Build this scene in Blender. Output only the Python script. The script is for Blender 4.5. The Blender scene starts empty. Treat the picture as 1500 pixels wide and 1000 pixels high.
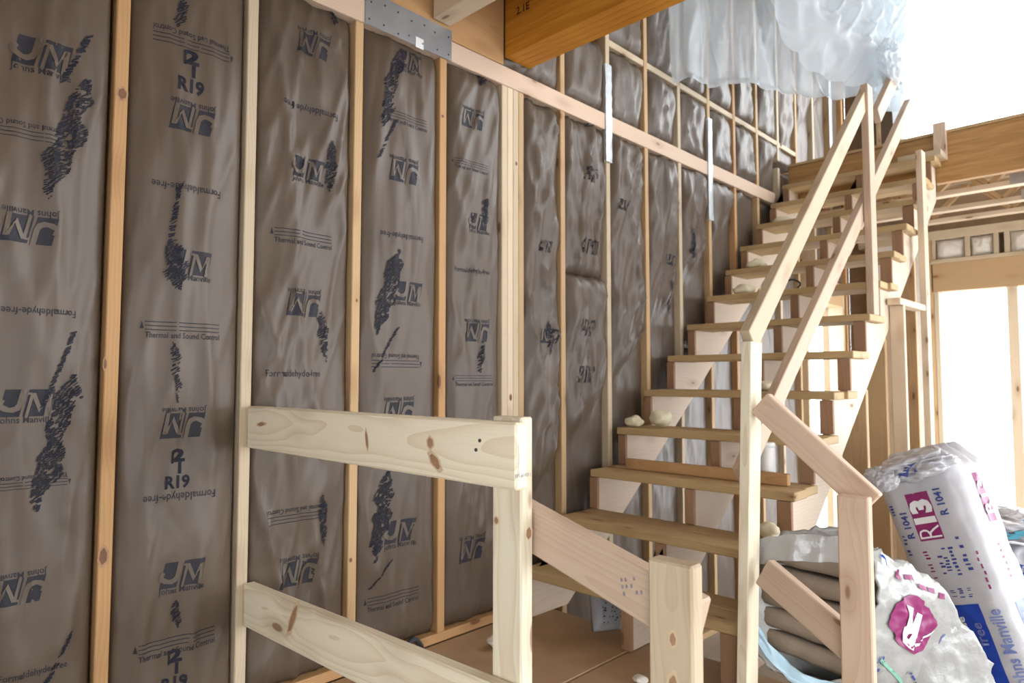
import bpy, bmesh, math, random
from mathutils import Vector, Matrix, noise

sc = bpy.context.scene
COL = sc.collection
random.seed(7)

# ------------------------------------------------------------------ camera
cam_d = bpy.data.cameras.new('camera')
cam = bpy.data.objects.new('camera', cam_d); COL.objects.link(cam)
cam.location = (0, 0, 1.70)
cam.rotation_euler = (math.radians(90 + 3.2), 0, math.radians(-45.7))
cam_d.sensor_width = 36.0
cam_d.lens = 985 / 1500 * 36
cam_d.clip_start = 0.05; cam_d.clip_end = 200
cam_d.dof.use_dof = True
cam_d.dof.focus_distance = 1.9
cam_d.dof.aperture_fstop = 4.0
sc.camera = cam

# ------------------------------------------------------------------ sky, daylight, exposure
wd = bpy.data.worlds.new('overcast_sky'); sc.world = wd
wd.use_nodes = True
bg = wd.node_tree.nodes['Background']
bg.inputs['Color'].default_value = (0.92, 0.965, 1.0, 1)
bg.inputs['Strength'].default_value = 8.2
sc.view_settings.view_transform = 'Standard'
sc.view_settings.look = 'None'
sc.view_settings.gamma = 1.0
sc.view_settings.use_curve_mapping = False
sc.view_settings.exposure = 0.0
sc.cycles.max_bounces = 10
sc.cycles.diffuse_bounces = 5
sc.cycles.transparent_max_bounces = 12

def portal(loc, rot, sx, sy):
    d = bpy.data.lights.new('window_daylight', 'AREA'); d.shape = 'RECTANGLE'
    d.size = sx; d.size_y = sy
    d.cycles.is_portal = True
    o = bpy.data.objects.new('window_daylight', d); COL.objects.link(o)
    o.location = loc; o.rotation_euler = rot
HP = math.pi / 2
portal((7.55, -0.9, 1.26), (0, HP, 0), 2.5, 4.9)        # glazed openings of the back wall
portal((7.55, -0.9, 4.7), (0, HP, 0), 2.2, 5.2)         # tall upper opening
portal((6.0, -3.64, 4.6), (-HP, 0, math.pi), 2.3, 2.1)  # unseen upper side opening, added to light the sheeting
portal((-1.74, -1.30, 1.5), (0, -HP, 0), 1.8, 2.5)       # window behind the camera
portal((4.8, -3.64, 1.4), (-HP, 0, math.pi), 4.8, 2.6)        # side openings
portal((6.45, 2.46, 1.2), (HP, 0, math.pi), 0.85, 2.4)
portal((0.2, -3.64, 1.5), (-HP, 0, math.pi), 1.8, 1.3)

# ------------------------------------------------------------------ materials
def new_mat(name):
    m = bpy.data.materials.new(name); m.use_nodes = True
    nt = m.node_tree
    return m, nt, nt.nodes, nt.links, nt.nodes['Principled BSDF']

def wood(name, light, dark, knot=(0.16, 0.07, 0.03), freq=190.0, contrast=1.0, rough=0.62, knots=0.10, vary=0.10, spec=0.25):
    m, nt, N, L, P = new_mat(name)
    tc = N.new('ShaderNodeTexCoord'); oi = N.new('ShaderNodeObjectInfo')
    # per board offset of the pith so each board shows its own cut
    off = N.new('ShaderNodeCombineXYZ')
    a = N.new('ShaderNodeMath'); a.operation = 'MULTIPLY'; a.inputs[1].default_value = 37.0; L.new(oi.outputs['Random'], a.inputs[0])
    L.new(a.outputs[0], off.inputs[0])
    b = N.new('ShaderNodeMath'); b.operation = 'MULTIPLY_ADD'; b.inputs[1].default_value = 0.10; b.inputs[2].default_value = 0.03; L.new(oi.outputs['Random'], b.inputs[0])
    L.new(b.outputs[0], off.inputs[1])
    c = N.new('ShaderNodeMath'); c.operation = 'MULTIPLY_ADD'; c.inputs[1].default_value = -0.08; c.inputs[2].default_value = 0.05; L.new(oi.outputs['Random'], c.inputs[0])
    L.new(c.outputs[0], off.inputs[2])
    add = N.new('ShaderNodeVectorMath'); add.operation = 'ADD'
    L.new(tc.outputs['Object'], add.inputs[0]); L.new(off.outputs[0], add.inputs[1])
    # slow wander along the board
    mp = N.new('ShaderNodeMapping'); mp.inputs['Scale'].default_value = (1.3, 5, 5); L.new(add.outputs[0], mp.inputs[0])
    n1 = N.new('ShaderNodeTexNoise'); n1.inputs['Scale'].default_value = 1.0; n1.inputs['Detail'].default_value = 2; L.new(mp.outputs[0], n1.inputs['Vector'])
    # knots
    mk = N.new('ShaderNodeMapping'); mk.inputs['Scale'].default_value = (3.2, 9, 9); L.new(add.outputs[0], mk.inputs[0])
    vo = N.new('ShaderNodeTexVoronoi'); vo.inputs['Scale'].default_value = 1.0; L.new(mk.outputs[0], vo.inputs['Vector'])
    kr = N.new('ShaderNodeMapRange'); kr.interpolation_type = 'SMOOTHSTEP'
    kr.inputs['From Min'].default_value = knots * 1.35; kr.inputs['From Max'].default_value = knots * 0.8
    L.new(vo.outputs['Distance'], kr.inputs['Value'])
    kh = N.new('ShaderNodeMapRange'); kh.interpolation_type = 'SMOOTHSTEP'
    kh.inputs['From Min'].default_value = knots * 4.5; kh.inputs['From Max'].default_value = knots
    L.new(vo.outputs['Distance'], kh.inputs['Value'])
    sx = N.new('ShaderNodeSeparateXYZ'); L.new(add.outputs[0], sx.inputs[0])
    cy = N.new('ShaderNodeCombineXYZ'); L.new(sx.outputs[1], cy.inputs[0]); L.new(sx.outputs[2], cy.inputs[1])
    ln = N.new('ShaderNodeVectorMath'); ln.operation = 'LENGTH'; L.new(cy.outputs[0], ln.inputs[0])
    w1 = N.new('ShaderNodeMath'); w1.operation = 'MULTIPLY_ADD'; w1.inputs[1].default_value = 0.065
    L.new(n1.outputs['Fac'], w1.inputs[0]); L.new(ln.outputs['Value'], w1.inputs[2])
    w2 = N.new('ShaderNodeMath'); w2.operation = 'MULTIPLY_ADD'; w2.inputs[1].default_value = 0.010
    L.new(kh.outputs[0], w2.inputs[0]); L.new(w1.outputs[0], w2.inputs[2])
    fr = N.new('ShaderNodeMath'); fr.operation = 'MULTIPLY'; fr.inputs[1].default_value = freq; L.new(w2.outputs[0], fr.inputs[0])
    fx = N.new('ShaderNodeMath'); fx.operation = 'FRACT'; L.new(fr.outputs[0], fx.inputs[0])
    pw = N.new('ShaderNodeMath'); pw.operation = 'POWER'; pw.inputs[1].default_value = 2.2; L.new(fx.outputs[0], pw.inputs[0])
    # fine fibre
    mf = N.new('ShaderNodeMapping'); mf.inputs['Scale'].default_value = (6, 260, 260); L.new(add.outputs[0], mf.inputs[0])
    n2 = N.new('ShaderNodeTexNoise'); n2.inputs['Scale'].default_value = 1.0; n2.inputs['Detail'].default_value = 3; L.new(mf.outputs[0], n2.inputs['Vector'])
    g = N.new('ShaderNodeMath'); g.operation = 'MULTIPLY_ADD'; g.inputs[1].default_value = 0.55 * contrast
    L.new(pw.outputs[0], g.inputs[0])
    g2 = N.new('ShaderNodeMath'); g2.operation = 'MULTIPLY'; g2.inputs[1].default_value = 0.45 * contrast; L.new(n2.outputs['Fac'], g2.inputs[0])
    L.new(g2.outputs[0], g.inputs[2])
    mx = N.new('ShaderNodeMix'); mx.data_type = 'RGBA'
    mx.inputs['A'].default_value = (*light, 1); mx.inputs['B'].default_value = (*dark, 1)
    L.new(g.outputs[0], mx.inputs['Factor'])
    # board to board shade
    hv = N.new('ShaderNodeHueSaturation')
    v = N.new('ShaderNodeMath'); v.operation = 'MULTIPLY_ADD'; v.inputs[1].default_value = 2 * vary; v.inputs[2].default_value = 1 - vary
    L.new(oi.outputs['Random'], v.inputs[0]); L.new(v.outputs[0], hv.inputs['Value'])
    L.new(mx.outputs['Result'], hv.inputs['Color'])
    k1 = N.new('ShaderNodeMix'); k1.data_type = 'RGBA'; k1.inputs['B'].default_value = (*[0.55 * d + 0.45 * k for d, k in zip(dark, knot)], 1)
    khm = N.new('ShaderNodeMath'); khm.operation = 'MULTIPLY'; khm.inputs[1].default_value = 0.45; L.new(kh.outputs[0], khm.inputs[0])
    L.new(khm.outputs[0], k1.inputs['Factor']); L.new(hv.outputs[0], k1.inputs['A'])
    k2 = N.new('ShaderNodeMix'); k2.data_type = 'RGBA'; k2.inputs['B'].default_value = (*knot, 1)
    krm = N.new('ShaderNodeMath'); krm.operation = 'MULTIPLY'; krm.inputs[1].default_value = 0.8; L.new(kr.outputs[0], krm.inputs[0])
    L.new(krm.outputs[0], k2.inputs['Factor']); L.new(k1.outputs['Result'], k2.inputs['A'])
    L.new(k2.outputs['Result'], P.inputs['Base Color'])
    P.inputs['Roughness'].default_value = rough
    P.inputs['Specular IOR Level'].default_value = spec
    bp = N.new('ShaderNodeBump'); bp.inputs['Strength'].default_value = 0.25; bp.inputs['Distance'].default_value = 0.002
    L.new(g.outputs[0], bp.inputs['Height']); L.new(bp.outputs[0], P.inputs['Normal'])
    return m

def plain(name, col, rough=0.6, spec=0.3, metal=0.0, nscale=0.0, nvary=0.0, bump=0.0, bscale=40.0):
    m, nt, N, L, P = new_mat(name)
    P.inputs['Base Color'].default_value = (*col, 1)
    P.inputs['Roughness'].default_value = rough; P.inputs['Specular IOR Level'].default_value = spec
    P.inputs['Metallic'].default_value = metal
    tc = N.new('ShaderNodeTexCoord')
    if nvary:
        n = N.new('ShaderNodeTexNoise'); n.inputs['Scale'].default_value = nscale; n.inputs['Detail'].default_value = 5
        L.new(tc.outputs['Object'], n.inputs['Vector'])
        mx = N.new('ShaderNodeMix'); mx.data_type = 'RGBA'
        mx.inputs['A'].default_value = (*[max(0, c * (1 - nvary)) for c in col], 1)
        mx.inputs['B'].default_value = (*[min(1, c * (1 + nvary)) for c in col], 1)
        L.new(n.outputs['Fac'], mx.inputs['Factor']); L.new(mx.outputs['Result'], P.inputs['Base Color'])
    if bump:
        n = N.new('ShaderNodeTexNoise'); n.inputs['Scale'].default_value = bscale; n.inputs['Detail'].default_value = 4
        L.new(tc.outputs['Object'], n.inputs['Vector'])
        b = N.new('ShaderNodeBump'); b.inputs['Strength'].default_value = bump; b.inputs['Distance'].default_value = 0.01
        L.new(n.outputs['Fac'], b.inputs['Height']); L.new(b.outputs[0], P.inputs['Normal'])
    return m

def batt_facing(name, col):
    m, nt, N, L, P = new_mat(name)
    tc = N.new('ShaderNodeTexCoord')
    n = N.new('ShaderNodeTexNoise'); n.inputs['Scale'].default_value = 5; n.inputs['Detail'].default_value = 6
    L.new(tc.outputs['Object'], n.inputs['Vector'])
    mx = N.new('ShaderNodeMix'); mx.data_type = 'RGBA'
    mx.inputs['A'].default_value = (*[c * 0.80 for c in col], 1); mx.inputs['B'].default_value = (*[c * 1.2 for c in col], 1)
    L.new(n.outputs['Fac'], mx.inputs['Factor']); L.new(mx.outputs['Result'], P.inputs['Base Color'])
    P.inputs['Roughness'].default_value = 0.40
    P.inputs['Specular IOR Level'].default_value = 0.40
    mp = N.new('ShaderNodeMapping'); mp.inputs['Scale'].default_value = (1, 1, 0.35); mp.inputs['Rotation'].default_value = (0, 0.5, 0)
    L.new(tc.outputs['Object'], mp.inputs[0])
    w = N.new('ShaderNodeTexNoise'); w.noise_type = 'RIDGED_MULTIFRACTAL'
    w.inputs['Scale'].default_value = 16; w.inputs['Detail'].default_value = 4; w.inputs['Distortion'].default_value = 0.4
    L.new(mp.outputs[0], w.inputs['Vector'])
    b = N.new('ShaderNodeBump'); b.inputs['Strength'].default_value = 0.30; b.inputs['Distance'].default_value = 0.014
    L.new(w.outputs['Fac'], b.inputs['Height']); L.new(b.outputs[0], P.inputs['Normal'])
    return m

def film(name, tint, opacity=0.55, rough=0.25):
    m, nt, N, L, P = new_mat(name)
    out = N['Material Output']
    P.inputs['Base Color'].default_value = (*tint, 1); P.inputs['Roughness'].default_value = rough
    P.inputs['Specular IOR Level'].default_value = 0.6
    tl = N.new('ShaderNodeBsdfTranslucent'); tl.inputs['Color'].default_value = (*tint, 1)
    tr = N.new('ShaderNodeBsdfTransparent'); tr.inputs['Color'].default_value = (0.93, 0.96, 0.98, 1)
    m1 = N.new('ShaderNodeMixShader'); m1.inputs[0].default_value = 0.5
    L.new(P.outputs[0], m1.inputs[1]); L.new(tl.outputs[0], m1.inputs[2])
    m2 = N.new('ShaderNodeMixShader'); m2.inputs[0].default_value = opacity
    L.new(tr.outputs[0], m2.inputs[1]); L.new(m1.outputs[0], m2.inputs[2])
    L.new(m2.outputs[0], out.inputs['Surface'])
    tc = N.new('ShaderNodeTexCoord')
    n = N.new('ShaderNodeTexNoise'); n.noise_type = 'RIDGED_MULTIFRACTAL'; n.inputs['Scale'].default_value = 9; n.inputs['Detail'].default_value = 4
    L.new(tc.outputs['Object'], n.inputs['Vector'])
    b = N.new('ShaderNodeBump'); b.inputs['Strength'].default_value = 0.5; b.inputs['Distance'].default_value = 0.03
    L.new(n.outputs['Fac'], b.inputs['Height']); L.new(b.outputs[0], P.inputs['Normal']); L.new(b.outputs[0], tl.inputs['Normal'])
    return m

def lvl(name, c0=(0.40, 0.145, 0.013), c1=(0.62, 0.285, 0.035)):
    m, nt, N, L, P = new_mat(name)
    tc = N.new('ShaderNodeTexCoord')
    mp = N.new('ShaderNodeMapping'); mp.inputs['Scale'].default_value = (0.9, 4, 14); L.new(tc.outputs['Object'], mp.inputs[0])
    n = N.new('ShaderNodeTexNoise'); n.inputs['Scale'].default_value = 3; n.inputs['Detail'].default_value = 6; n.inputs['Distortion'].default_value = 0.6
    L.new(mp.outputs[0], n.inputs['Vector'])
    cr = N.new('ShaderNodeValToRGB')
    cr.color_ramp.elements[0].position = 0.3; cr.color_ramp.elements[0].color = (*c0, 1)
    cr.color_ramp.elements[1].position = 0.72; cr.color_ramp.elements[1].color = (*c1, 1)
    L.new(n.outputs['Fac'], cr.inputs[0]); L.new(cr.outputs[0], P.inputs['Base Color'])
    P.inputs['Roughness'].default_value = 0.5; P.inputs['Specular IOR Level'].default_value = 0.3
    return m

def galv(name):
    m, nt, N, L, P = new_mat(name)
    tc = N.new('ShaderNodeTexCoord')
    v = N.new('ShaderNodeTexVoronoi'); v.inputs['Scale'].default_value = 60; L.new(tc.outputs['Object'], v.inputs['Vector'])
    n = N.new('ShaderNodeTexNoise'); n.inputs['Scale'].default_value = 9; n.inputs['Detail'].default_value = 4; L.new(tc.outputs['Object'], n.inputs['Vector'])
    mx = N.new('ShaderNodeMix'); mx.data_type = 'RGBA'; mx.inputs['A'].default_value = (0.30, 0.33, 0.37, 1); mx.inputs['B'].default_value = (0.52, 0.54, 0.57, 1)
    L.new(n.outputs['Fac'], mx.inputs['Factor']); L.new(mx.outputs['Result'], P.inputs['Base Color'])
    P.inputs['Metallic'].default_value = 0.75; P.inputs['Roughness'].default_value = 0.42
    return m

CREAM = wood('cream_pine', (0.80, 0.745, 0.60), (0.61, 0.50, 0.335), knot=(0.22, 0.11, 0.06), freq=95, contrast=0.95, knots=0.10)
PALE = wood('pale_spruce', (0.57, 0.47, 0.335), (0.44, 0.325, 0.205), freq=120, contrast=0.75, knots=0.09, vary=0.08)
PINK = wood('pinkish_fir', (0.60, 0.46, 0.35), (0.46, 0.31, 0.21), knot=(0.22, 0.11, 0.06), freq=120, contrast=0.7, knots=0.08)
TAN = wood('tan_fir', (0.52, 0.36, 0.20), (0.38, 0.22, 0.10), freq=120, contrast=0.75, knots=0.08)
ORANGE = wood('orange_fir', (0.50, 0.30, 0.145), (0.38, 0.20, 0.08), knot=(0.12, 0.045, 0.02), freq=110, contrast=0.8, knots=0.09, vary=0.05)
BROWN = wood('brown_fir', (0.33, 0.195, 0.115), (0.24, 0.13, 0.07), freq=130, contrast=0.7, knots=0.08)
WHITEWOOD = wood('whitewood', (0.66, 0.54, 0.40), (0.54, 0.40, 0.26), freq=120, contrast=0.6, knots=0.08, vary=0.06)
TREADWOOD = wood('tread_pine', (0.50, 0.36, 0.19), (0.36, 0.23, 0.10), freq=130, contrast=0.8, knots=0.08, vary=0.08)
OSB = plain('plywood', (0.40, 0.26, 0.15), 0.7, 0.2, nscale=6, nvary=0.25, bump=0.08)
SHEATH = plain('sheathing', (0.30, 0.21, 0.13), 0.8, 0.2, nscale=8, nvary=0.3)
SLAB = plain('subfloor', (0.34, 0.28, 0.22), 0.8, 0.2, nscale=3, nvary=0.2)
DRY = plain('unfinished_white_board', (0.62, 0.60, 0.57), 0.8, 0.2, nscale=3, nvary=0.06)
SNOW = plain('pale_ground', (0.75, 0.76, 0.78), 0.9, 0.1, nscale=0.5, nvary=0.08)
FACING = batt_facing('brown_batt_facing', (0.098, 0.070, 0.050))
FACING2 = batt_facing('brown_batt_open_print', (0.103, 0.076, 0.056))
INK = plain('print_ink', (0.018, 0.018, 0.027), 0.6, 0.15, nscale=60, nvary=0.5)
INK2 = plain('logo_ink', (0.027, 0.026, 0.033), 0.55, 0.2, nscale=40, nvary=0.4)
LVL = lvl('laminated_veneer')
RIMLVL = lvl('weathered_laminated_veneer', (0.30, 0.155, 0.055), (0.48, 0.27, 0.105))
BLACKINK = plain('stamp_ink', (0.03, 0.02, 0.015), 0.6, 0.2, nscale=80, nvary=0.4)
GREYINK = plain('grade_ink', (0.22, 0.21, 0.24), 0.6, 0.2, nscale=90, nvary=0.6)
GALV = galv('galvanised_steel')
FILM = film('clear_poly_film', (0.82, 0.88, 0.94), 0.68)
FILM2 = film('cloudy_poly_film', (0.86, 0.92, 0.97), 0.84)
FOIL = plain('shiny_film_strip', (0.50, 0.54, 0.57), 0.2, 0.8, bump=0.5, bscale=25)
BAGW = plain('white_bag_film', (0.46, 0.45, 0.48), 0.32, 0.5, nscale=7, nvary=0.08, bump=0.25, bscale=18)
BAGC = plain('clear_bag_film', (0.36, 0.36, 0.35), 0.22, 0.6, nscale=9, nvary=0.12, bump=0.5, bscale=22)
BLUEFILM = plain('blue_tinted_film', (0.42, 0.62, 0.76), 0.25, 0.6, bump=0.3, bscale=20)
MAGENTA = plain('magenta_ink', (0.25, 0.018, 0.125), 0.4, 0.4, nscale=20, nvary=0.08)
BLUE = plain('blue_ink', (0.016, 0.055, 0.38), 0.4, 0.4, nscale=20, nvary=0.08)
NAVY = plain('navy_ink', (0.04, 0.06, 0.24), 0.4, 0.4, nscale=30, nvary=0.2)
PALEBLUE = plain('pale_blue_ink', (0.16, 0.20, 0.44), 0.4, 0.4, nscale=30, nvary=0.2)
KNOT = plain('knot_wood', (0.36, 0.21, 0.12), 0.6, 0.3, nscale=60, nvary=0.35)
KNOTDARK = plain('dark_knot_wood', (0.17, 0.085, 0.045), 0.6, 0.3, nscale=60, nvary=0.35)
KNOTHALO = plain('knot_halo_wood', (0.62, 0.48, 0.31), 0.6, 0.3, nscale=40, nvary=0.2)
GREENINK = plain('green_ink', (0.22, 0.50, 0.36), 0.4, 0.4, nscale=30, nvary=0.2)
WHITEINK = plain('white_ink', (0.74, 0.73, 0.75), 0.4, 0.4, nscale=30, nvary=0.04)
BATTBROWN = plain('bagged_batt_brown', (0.20, 0.155, 0.115), 0.75, 0.2, nscale=12, nvary=0.25, bump=0.4, bscale=30)
FOAM = plain('spray_foam', (0.72, 0.66, 0.48), 0.7, 0.2, nscale=20, nvary=0.1, bump=0.4, bscale=30)
WHITEP = plain('white_plastic', (0.78, 0.78, 0.78), 0.35, 0.4, nscale=10, nvary=0.03)
STEEL = plain('nail_steel', (0.10, 0.09, 0.08), 0.5, 0.5, metal=0.6, nscale=20, nvary=0.2)
WOOL = plain('white_fibre', (0.74, 0.70, 0.64), 0.9, 0.1, nscale=25, nvary=0.12, bump=0.6, bscale=50)

# ------------------------------------------------------------------ helpers
def tag(o, label=None, cat=None, group=None, kind=None):
    if label: o['label'] = label
    if cat: o['category'] = cat
    if group: o['group'] = group
    if kind: o['kind'] = kind
    return o

def link(name, me, mat, parent=None, M=None):
    o = bpy.data.objects.new(name, me); COL.objects.link(o)
    if mat is not None and len(me.materials) == 0: me.materials.append(mat)
    if parent is not None: o.parent = parent
    if M is not None:
        if parent is not None:
            W = parent.matrix_basis.copy(); p = parent.parent
            while p is not None: W = p.matrix_basis @ W; p = p.parent
            M = W.inverted() @ M
        o.matrix_basis = M
    return o

def empty(name, loc):
    o = bpy.data.objects.new(name, None); COL.objects.link(o); o.location = loc
    o.matrix_basis = Matrix.Translation(loc); o.empty_display_size = 0.1
    return o

def from_bm(name, bm, mat, parent=None, M=None, smooth=False):
    me = bpy.data.meshes.new(name)
    bmesh.ops.recalc_face_normals(bm, faces=bm.faces)
    bm.to_mesh(me); bm.free()
    if smooth:
        for p in me.polygons: p.use_smooth = True
    return link(name, me, mat, parent, M)

def raw(name, verts, faces, mat, parent=None, M=None, smooth=False):
    me = bpy.data.meshes.new(name); me.from_pydata(verts, [], faces); me.update()
    if smooth:
        for p in me.polygons: p.use_smooth = True
    return link(name, me, mat, parent, M)

_boxes = {}
def board_mesh(l, t, w, mat, bev):
    """Eased-edge board: local X runs along it from 0 to l, Y is thickness t, Z is width w (both centred)."""
    key = (round(l, 4), round(t, 4), round(w, 4), mat.name, bev)
    if key in _boxes: return _boxes[key]
    bm = bmesh.new()
    bmesh.ops.create_cube(bm, size=1)
    for v in bm.verts: v.co = Vector(((v.co.x + 0.5) * l, v.co.y * t, v.co.z * w))
    if bev: bmesh.ops.bevel(bm, geom=bm.edges[:], offset=bev, segments=1, affect='EDGES')
    me = bpy.data.meshes.new('board'); bm.to_mesh(me); bm.free(); me.materials.append(mat)
    _boxes[key] = me
    return me

def board(name, p0, p1, t, w, mat, parent=None, tdir=(0, 1, 0), bev=0.003):
    """Board from p0 to p1 along its centre line; tdir is roughly the thickness direction."""
    p0 = Vector(p0); p1 = Vector(p1); x = (p1 - p0); l = x.length; x.normalize()
    y = Vector(tdir); y = (y - x * y.dot(x)).normalized(); z = x.cross(y)
    M = Matrix((x, y, z)).transposed().to_4x4(); M.translation = p0
    return link(name, board_mesh(l, t, w, mat, bev), None, parent, M)

def block(name, lo, hi, mat, parent=None, bev=0.003):
    """Axis-aligned solid between two corners; grain along the longest side."""
    lo = Vector(lo); hi = Vector(hi); d = hi - lo; c = (lo + hi) / 2
    ax = max(range(3), key=lambda i: d[i])
    p0 = c.copy(); p1 = c.copy(); p0[ax] = lo[ax]; p1[ax] = hi[ax]
    o = [i for i in range(3) if i != ax]; ti = o[0] if d[o[0]] <= d[o[1]] else o[1]; wi = o[0] + o[1] - ti
    td = Vector((0, 0, 0)); td[ti] = 1
    return board(name, p0, p1, d[ti], d[wi], mat, parent, td, bev)

def prism(name, pts, y0, y1, mat, parent=None):
    """Outline in XZ extruded along Y."""
    bm = bmesh.new()
    a = [bm.verts.new((x, y0, z)) for x, z in pts]; b = [bm.verts.new((x, y1, z)) for x, z in pts]
    bm.faces.new(a); bm.faces.new(b[::-1]); n = len(pts)
    for i in range(n): bm.faces.new((a[i], b[i], b[(i + 1) % n], a[(i + 1) % n]))
    bmesh.ops.triangulate(bm, faces=[f for f in bm.faces if len(f.verts) > 4])
    return from_bm(name, bm, mat, parent, Matrix.Identity(4))

def solid(name, lo, hi, mat):
    """Plain slab with its origin at the world origin, used as the carrier of a framed wall."""
    o = block(name, lo, hi, mat, bev=0); me = o.data.copy(); me.transform(o.matrix_basis); o.data = me; o.matrix_basis = Matrix.Identity(4)
    return o

# ---- flat print: polygons in a unit frame, laid on any surface function
def text_polys(s, bold=0.0):
    cu = bpy.data.curves.new('t', 'FONT'); cu.body = s; cu.size = 1; cu.resolution_u = 2; cu.offset = bold
    o = bpy.data.objects.new('t', cu); COL.objects.link(o)
    bpy.context.view_layer.update()
    me = bpy.data.meshes.new_from_object(o.evaluated_get(bpy.context.evaluated_depsgraph_get()))
    vs = [(v.co.x, v.co.y) for v in me.vertices]; fs = [tuple(p.vertices) for p in me.polygons]
    bpy.data.objects.remove(o); bpy.data.curves.remove(cu); bpy.data.meshes.remove(me)
    x0 = min(v[0] for v in vs); x1 = max(v[0] for v in vs); y0 = min(v[1] for v in vs); y1 = max(v[1] for v in vs)
    return vs, fs, (x0, x1, y0, y1)
_tc = {}
def text_unit(s, bold=0.0):
    """Text scaled to width 1, centred; returns verts, faces, height."""
    if (s, bold) not in _tc:
        vs, fs, (x0, x1, y0, y1) = text_polys(s, bold); k = 1 / (x1 - x0)
        _tc[(s, bold)] = ([((x - (x0 + x1) / 2) * k, (y - (y0 + y1) / 2) * k) for x, y in vs], fs, (y1 - y0) * k)
    return _tc[(s, bold)]

def poly_unit(polys, maxe=0.12):
    bm = bmesh.new()
    for p in polys: bm.faces.new([bm.verts.new((x, y, 0)) for x, y in p])
    bmesh.ops.triangulate(bm, faces=bm.faces[:])
    for _ in range(5):
        e = [e for e in bm.edges if e.calc_length() > maxe]
        if not e: break
        bmesh.ops.subdivide_edges(bm, edges=e, cuts=1); bmesh.ops.triangulate(bm, faces=bm.faces[:])
    bm.verts.index_update()
    r = [(v.co.x, v.co.y) for v in bm.verts], [tuple(v.index for v in f.verts) for f in bm.faces]
    bm.free(); return r

def lay(name, layers, surf, parent, rot=0.0, scale=1.0, centre=(0, 0), aspect=1.0):
    """layers: (verts, faces, material, lift). surf(x, y, lift) gives the point in the parent's space."""
    V = []; Fc = []; mi = []; mats = []
    c, s = math.cos(rot), math.sin(rot)
    for vs, fs, mat, lift in layers:
        if mat not in mats: mats.append(mat)
        k = mats.index(mat); b = len(V)
        for x, y in vs:
            x *= scale; y *= scale * aspect
            V.append(surf(centre[0] + c * x - s * y, centre[1] + s * x + c * y, lift))
        for f in fs: Fc.append(tuple(b + i for i in f)); mi.append(k)
    me = bpy.data.meshes.new(name); me.from_pydata(V, [], Fc); me.update()
    for m in mats: me.materials.append(m)
    for p, k in zip(me.polygons, mi): p.material_index = k; p.use_smooth = True
    return link(name, me, None, parent)

# ================================================================== SETTING
D = 2.24            # stud faces of the left wall
XB = 7.4            # back wall
# ---- ground, floors
tag(block('ground', (-14, -24, -0.5), (44, 14, -0.32), SNOW, bev=0), 'pale ground outside the openings', kind='structure')
tag(block('floor', (-2.6, -3.6, -0.3), (XB + 0.1, 2.38, 0.0), SLAB, bev=0), 'subfloor of the lower room', kind='structure')

# ---- left wall: sheathing > studs, plates, insulation batts > prints
wall_left = solid('wall_left', (-2.6, D + 0.14, -0.3), (6.02, D + 0.20, 6.0), SHEATH)
tag(wall_left, 'tall stud wall filled with brown faced insulation batts', kind='structure')
def wall_child(name, lo, hi, mat, parent=wall_left): return block(name, lo, hi, mat, parent)
wall_child('sheathing_panel', (6.02, D + 0.14, 2.40), (6.90, D + 0.20, 6.0), SHEATH); wall_child('sheathing_panel', (6.90, D + 0.14, -0.3), (XB + 0.14, D + 0.20, 6.0), SHEATH)
wall_child('header', (6.02, D, 2.40), (6.90, D + 0.14, 2.62), TAN); wall_child('jamb_stud', (5.98, D, 0.038), (6.02, D + 0.14, 2.62), PALE); wall_child('jamb_stud', (6.90, D, 0.038), (6.94, D + 0.14, 2.62), PALE)
studs = [(-0.66, PALE), (-0.25, PALE), (0.17, PALE), (0.577, ORANGE), (0.988, PALE), (1.410, TAN), (1.848, ORANGE)]
BAND0, BAND1 = 3.115, 3.208
for i, (x, m) in enumerate(studs):
    zb = 0.038 if x < 0.95 else 0.60
    board('stud', (x + 0.019, D + 0.07, zb if x > 1.05 else 0.038), (x + 0.019 + (0.004 if i % 2 else -0.004), D + 0.07, BAND0), 0.038 if i != 6 else 0.040, 0.14, m, wall_left, (1, 0, 0))
for k in range(4):
    board('stud', (2.246 + 0.0385 * k, D + 0.07, 0.638), (2.246 + 0.0385 * k, D + 0.07, BAND0), 0.038, 0.14, (PALE, WHITEWOOD, PALE, TAN)[k], wall_left, (1, 0, 0))
tall = [2.660, 3.062, 3.458, 3.850, 4.250, 4.640, 5.030, 5.430, 5.815, 6.215, 6.640, 7.000]
for i, x in enumerate(tall):
    m = (TAN, PALE, TAN, PALE, TAN, ORANGE)[i % 6]
    board('stud', (x + 0.019, D + 0.07, 2.625 if 6 < x < 6.9 else 0.038), (x + 0.019, D + 0.07, BAND0 if x < 5.3 else 3.44), 0.038, 0.14, m, wall_left, (1, 0, 0))
    board('stud', (x + 0.019, D + 0.07, BAND1 if x < 5.3 else 3.50), (x + 0.019, D + 0.07, 5.9), 0.038, 0.14, m, wall_left, (1, 0, 0))
wall_child('base_plate', (1.1, D - 0.01, 0.60), (2.66, D + 0.14, 0.638), ORANGE)
wall_child('base_plate', (-2.6, D, 0.0), (1.04, D + 0.14, 0.038), TAN)
wall_child('base_plate', (2.66, D, 0.0), (6.0, D + 0.14, 0.038), TAN)
wall_child('top_plate', (-2.6, D - 0.004, BAND0), (5.36, D + 0.14, BAND1), PINK)
xs = [x for x in tall]
for i, x in enumerate(xs[1:-1]):
    if x < 5.7: wall_child('blocking', (x + 0.038, D + 0.002, 3.622), (xs[i + 2], D + 0.14, 3.662), PALE)
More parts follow.
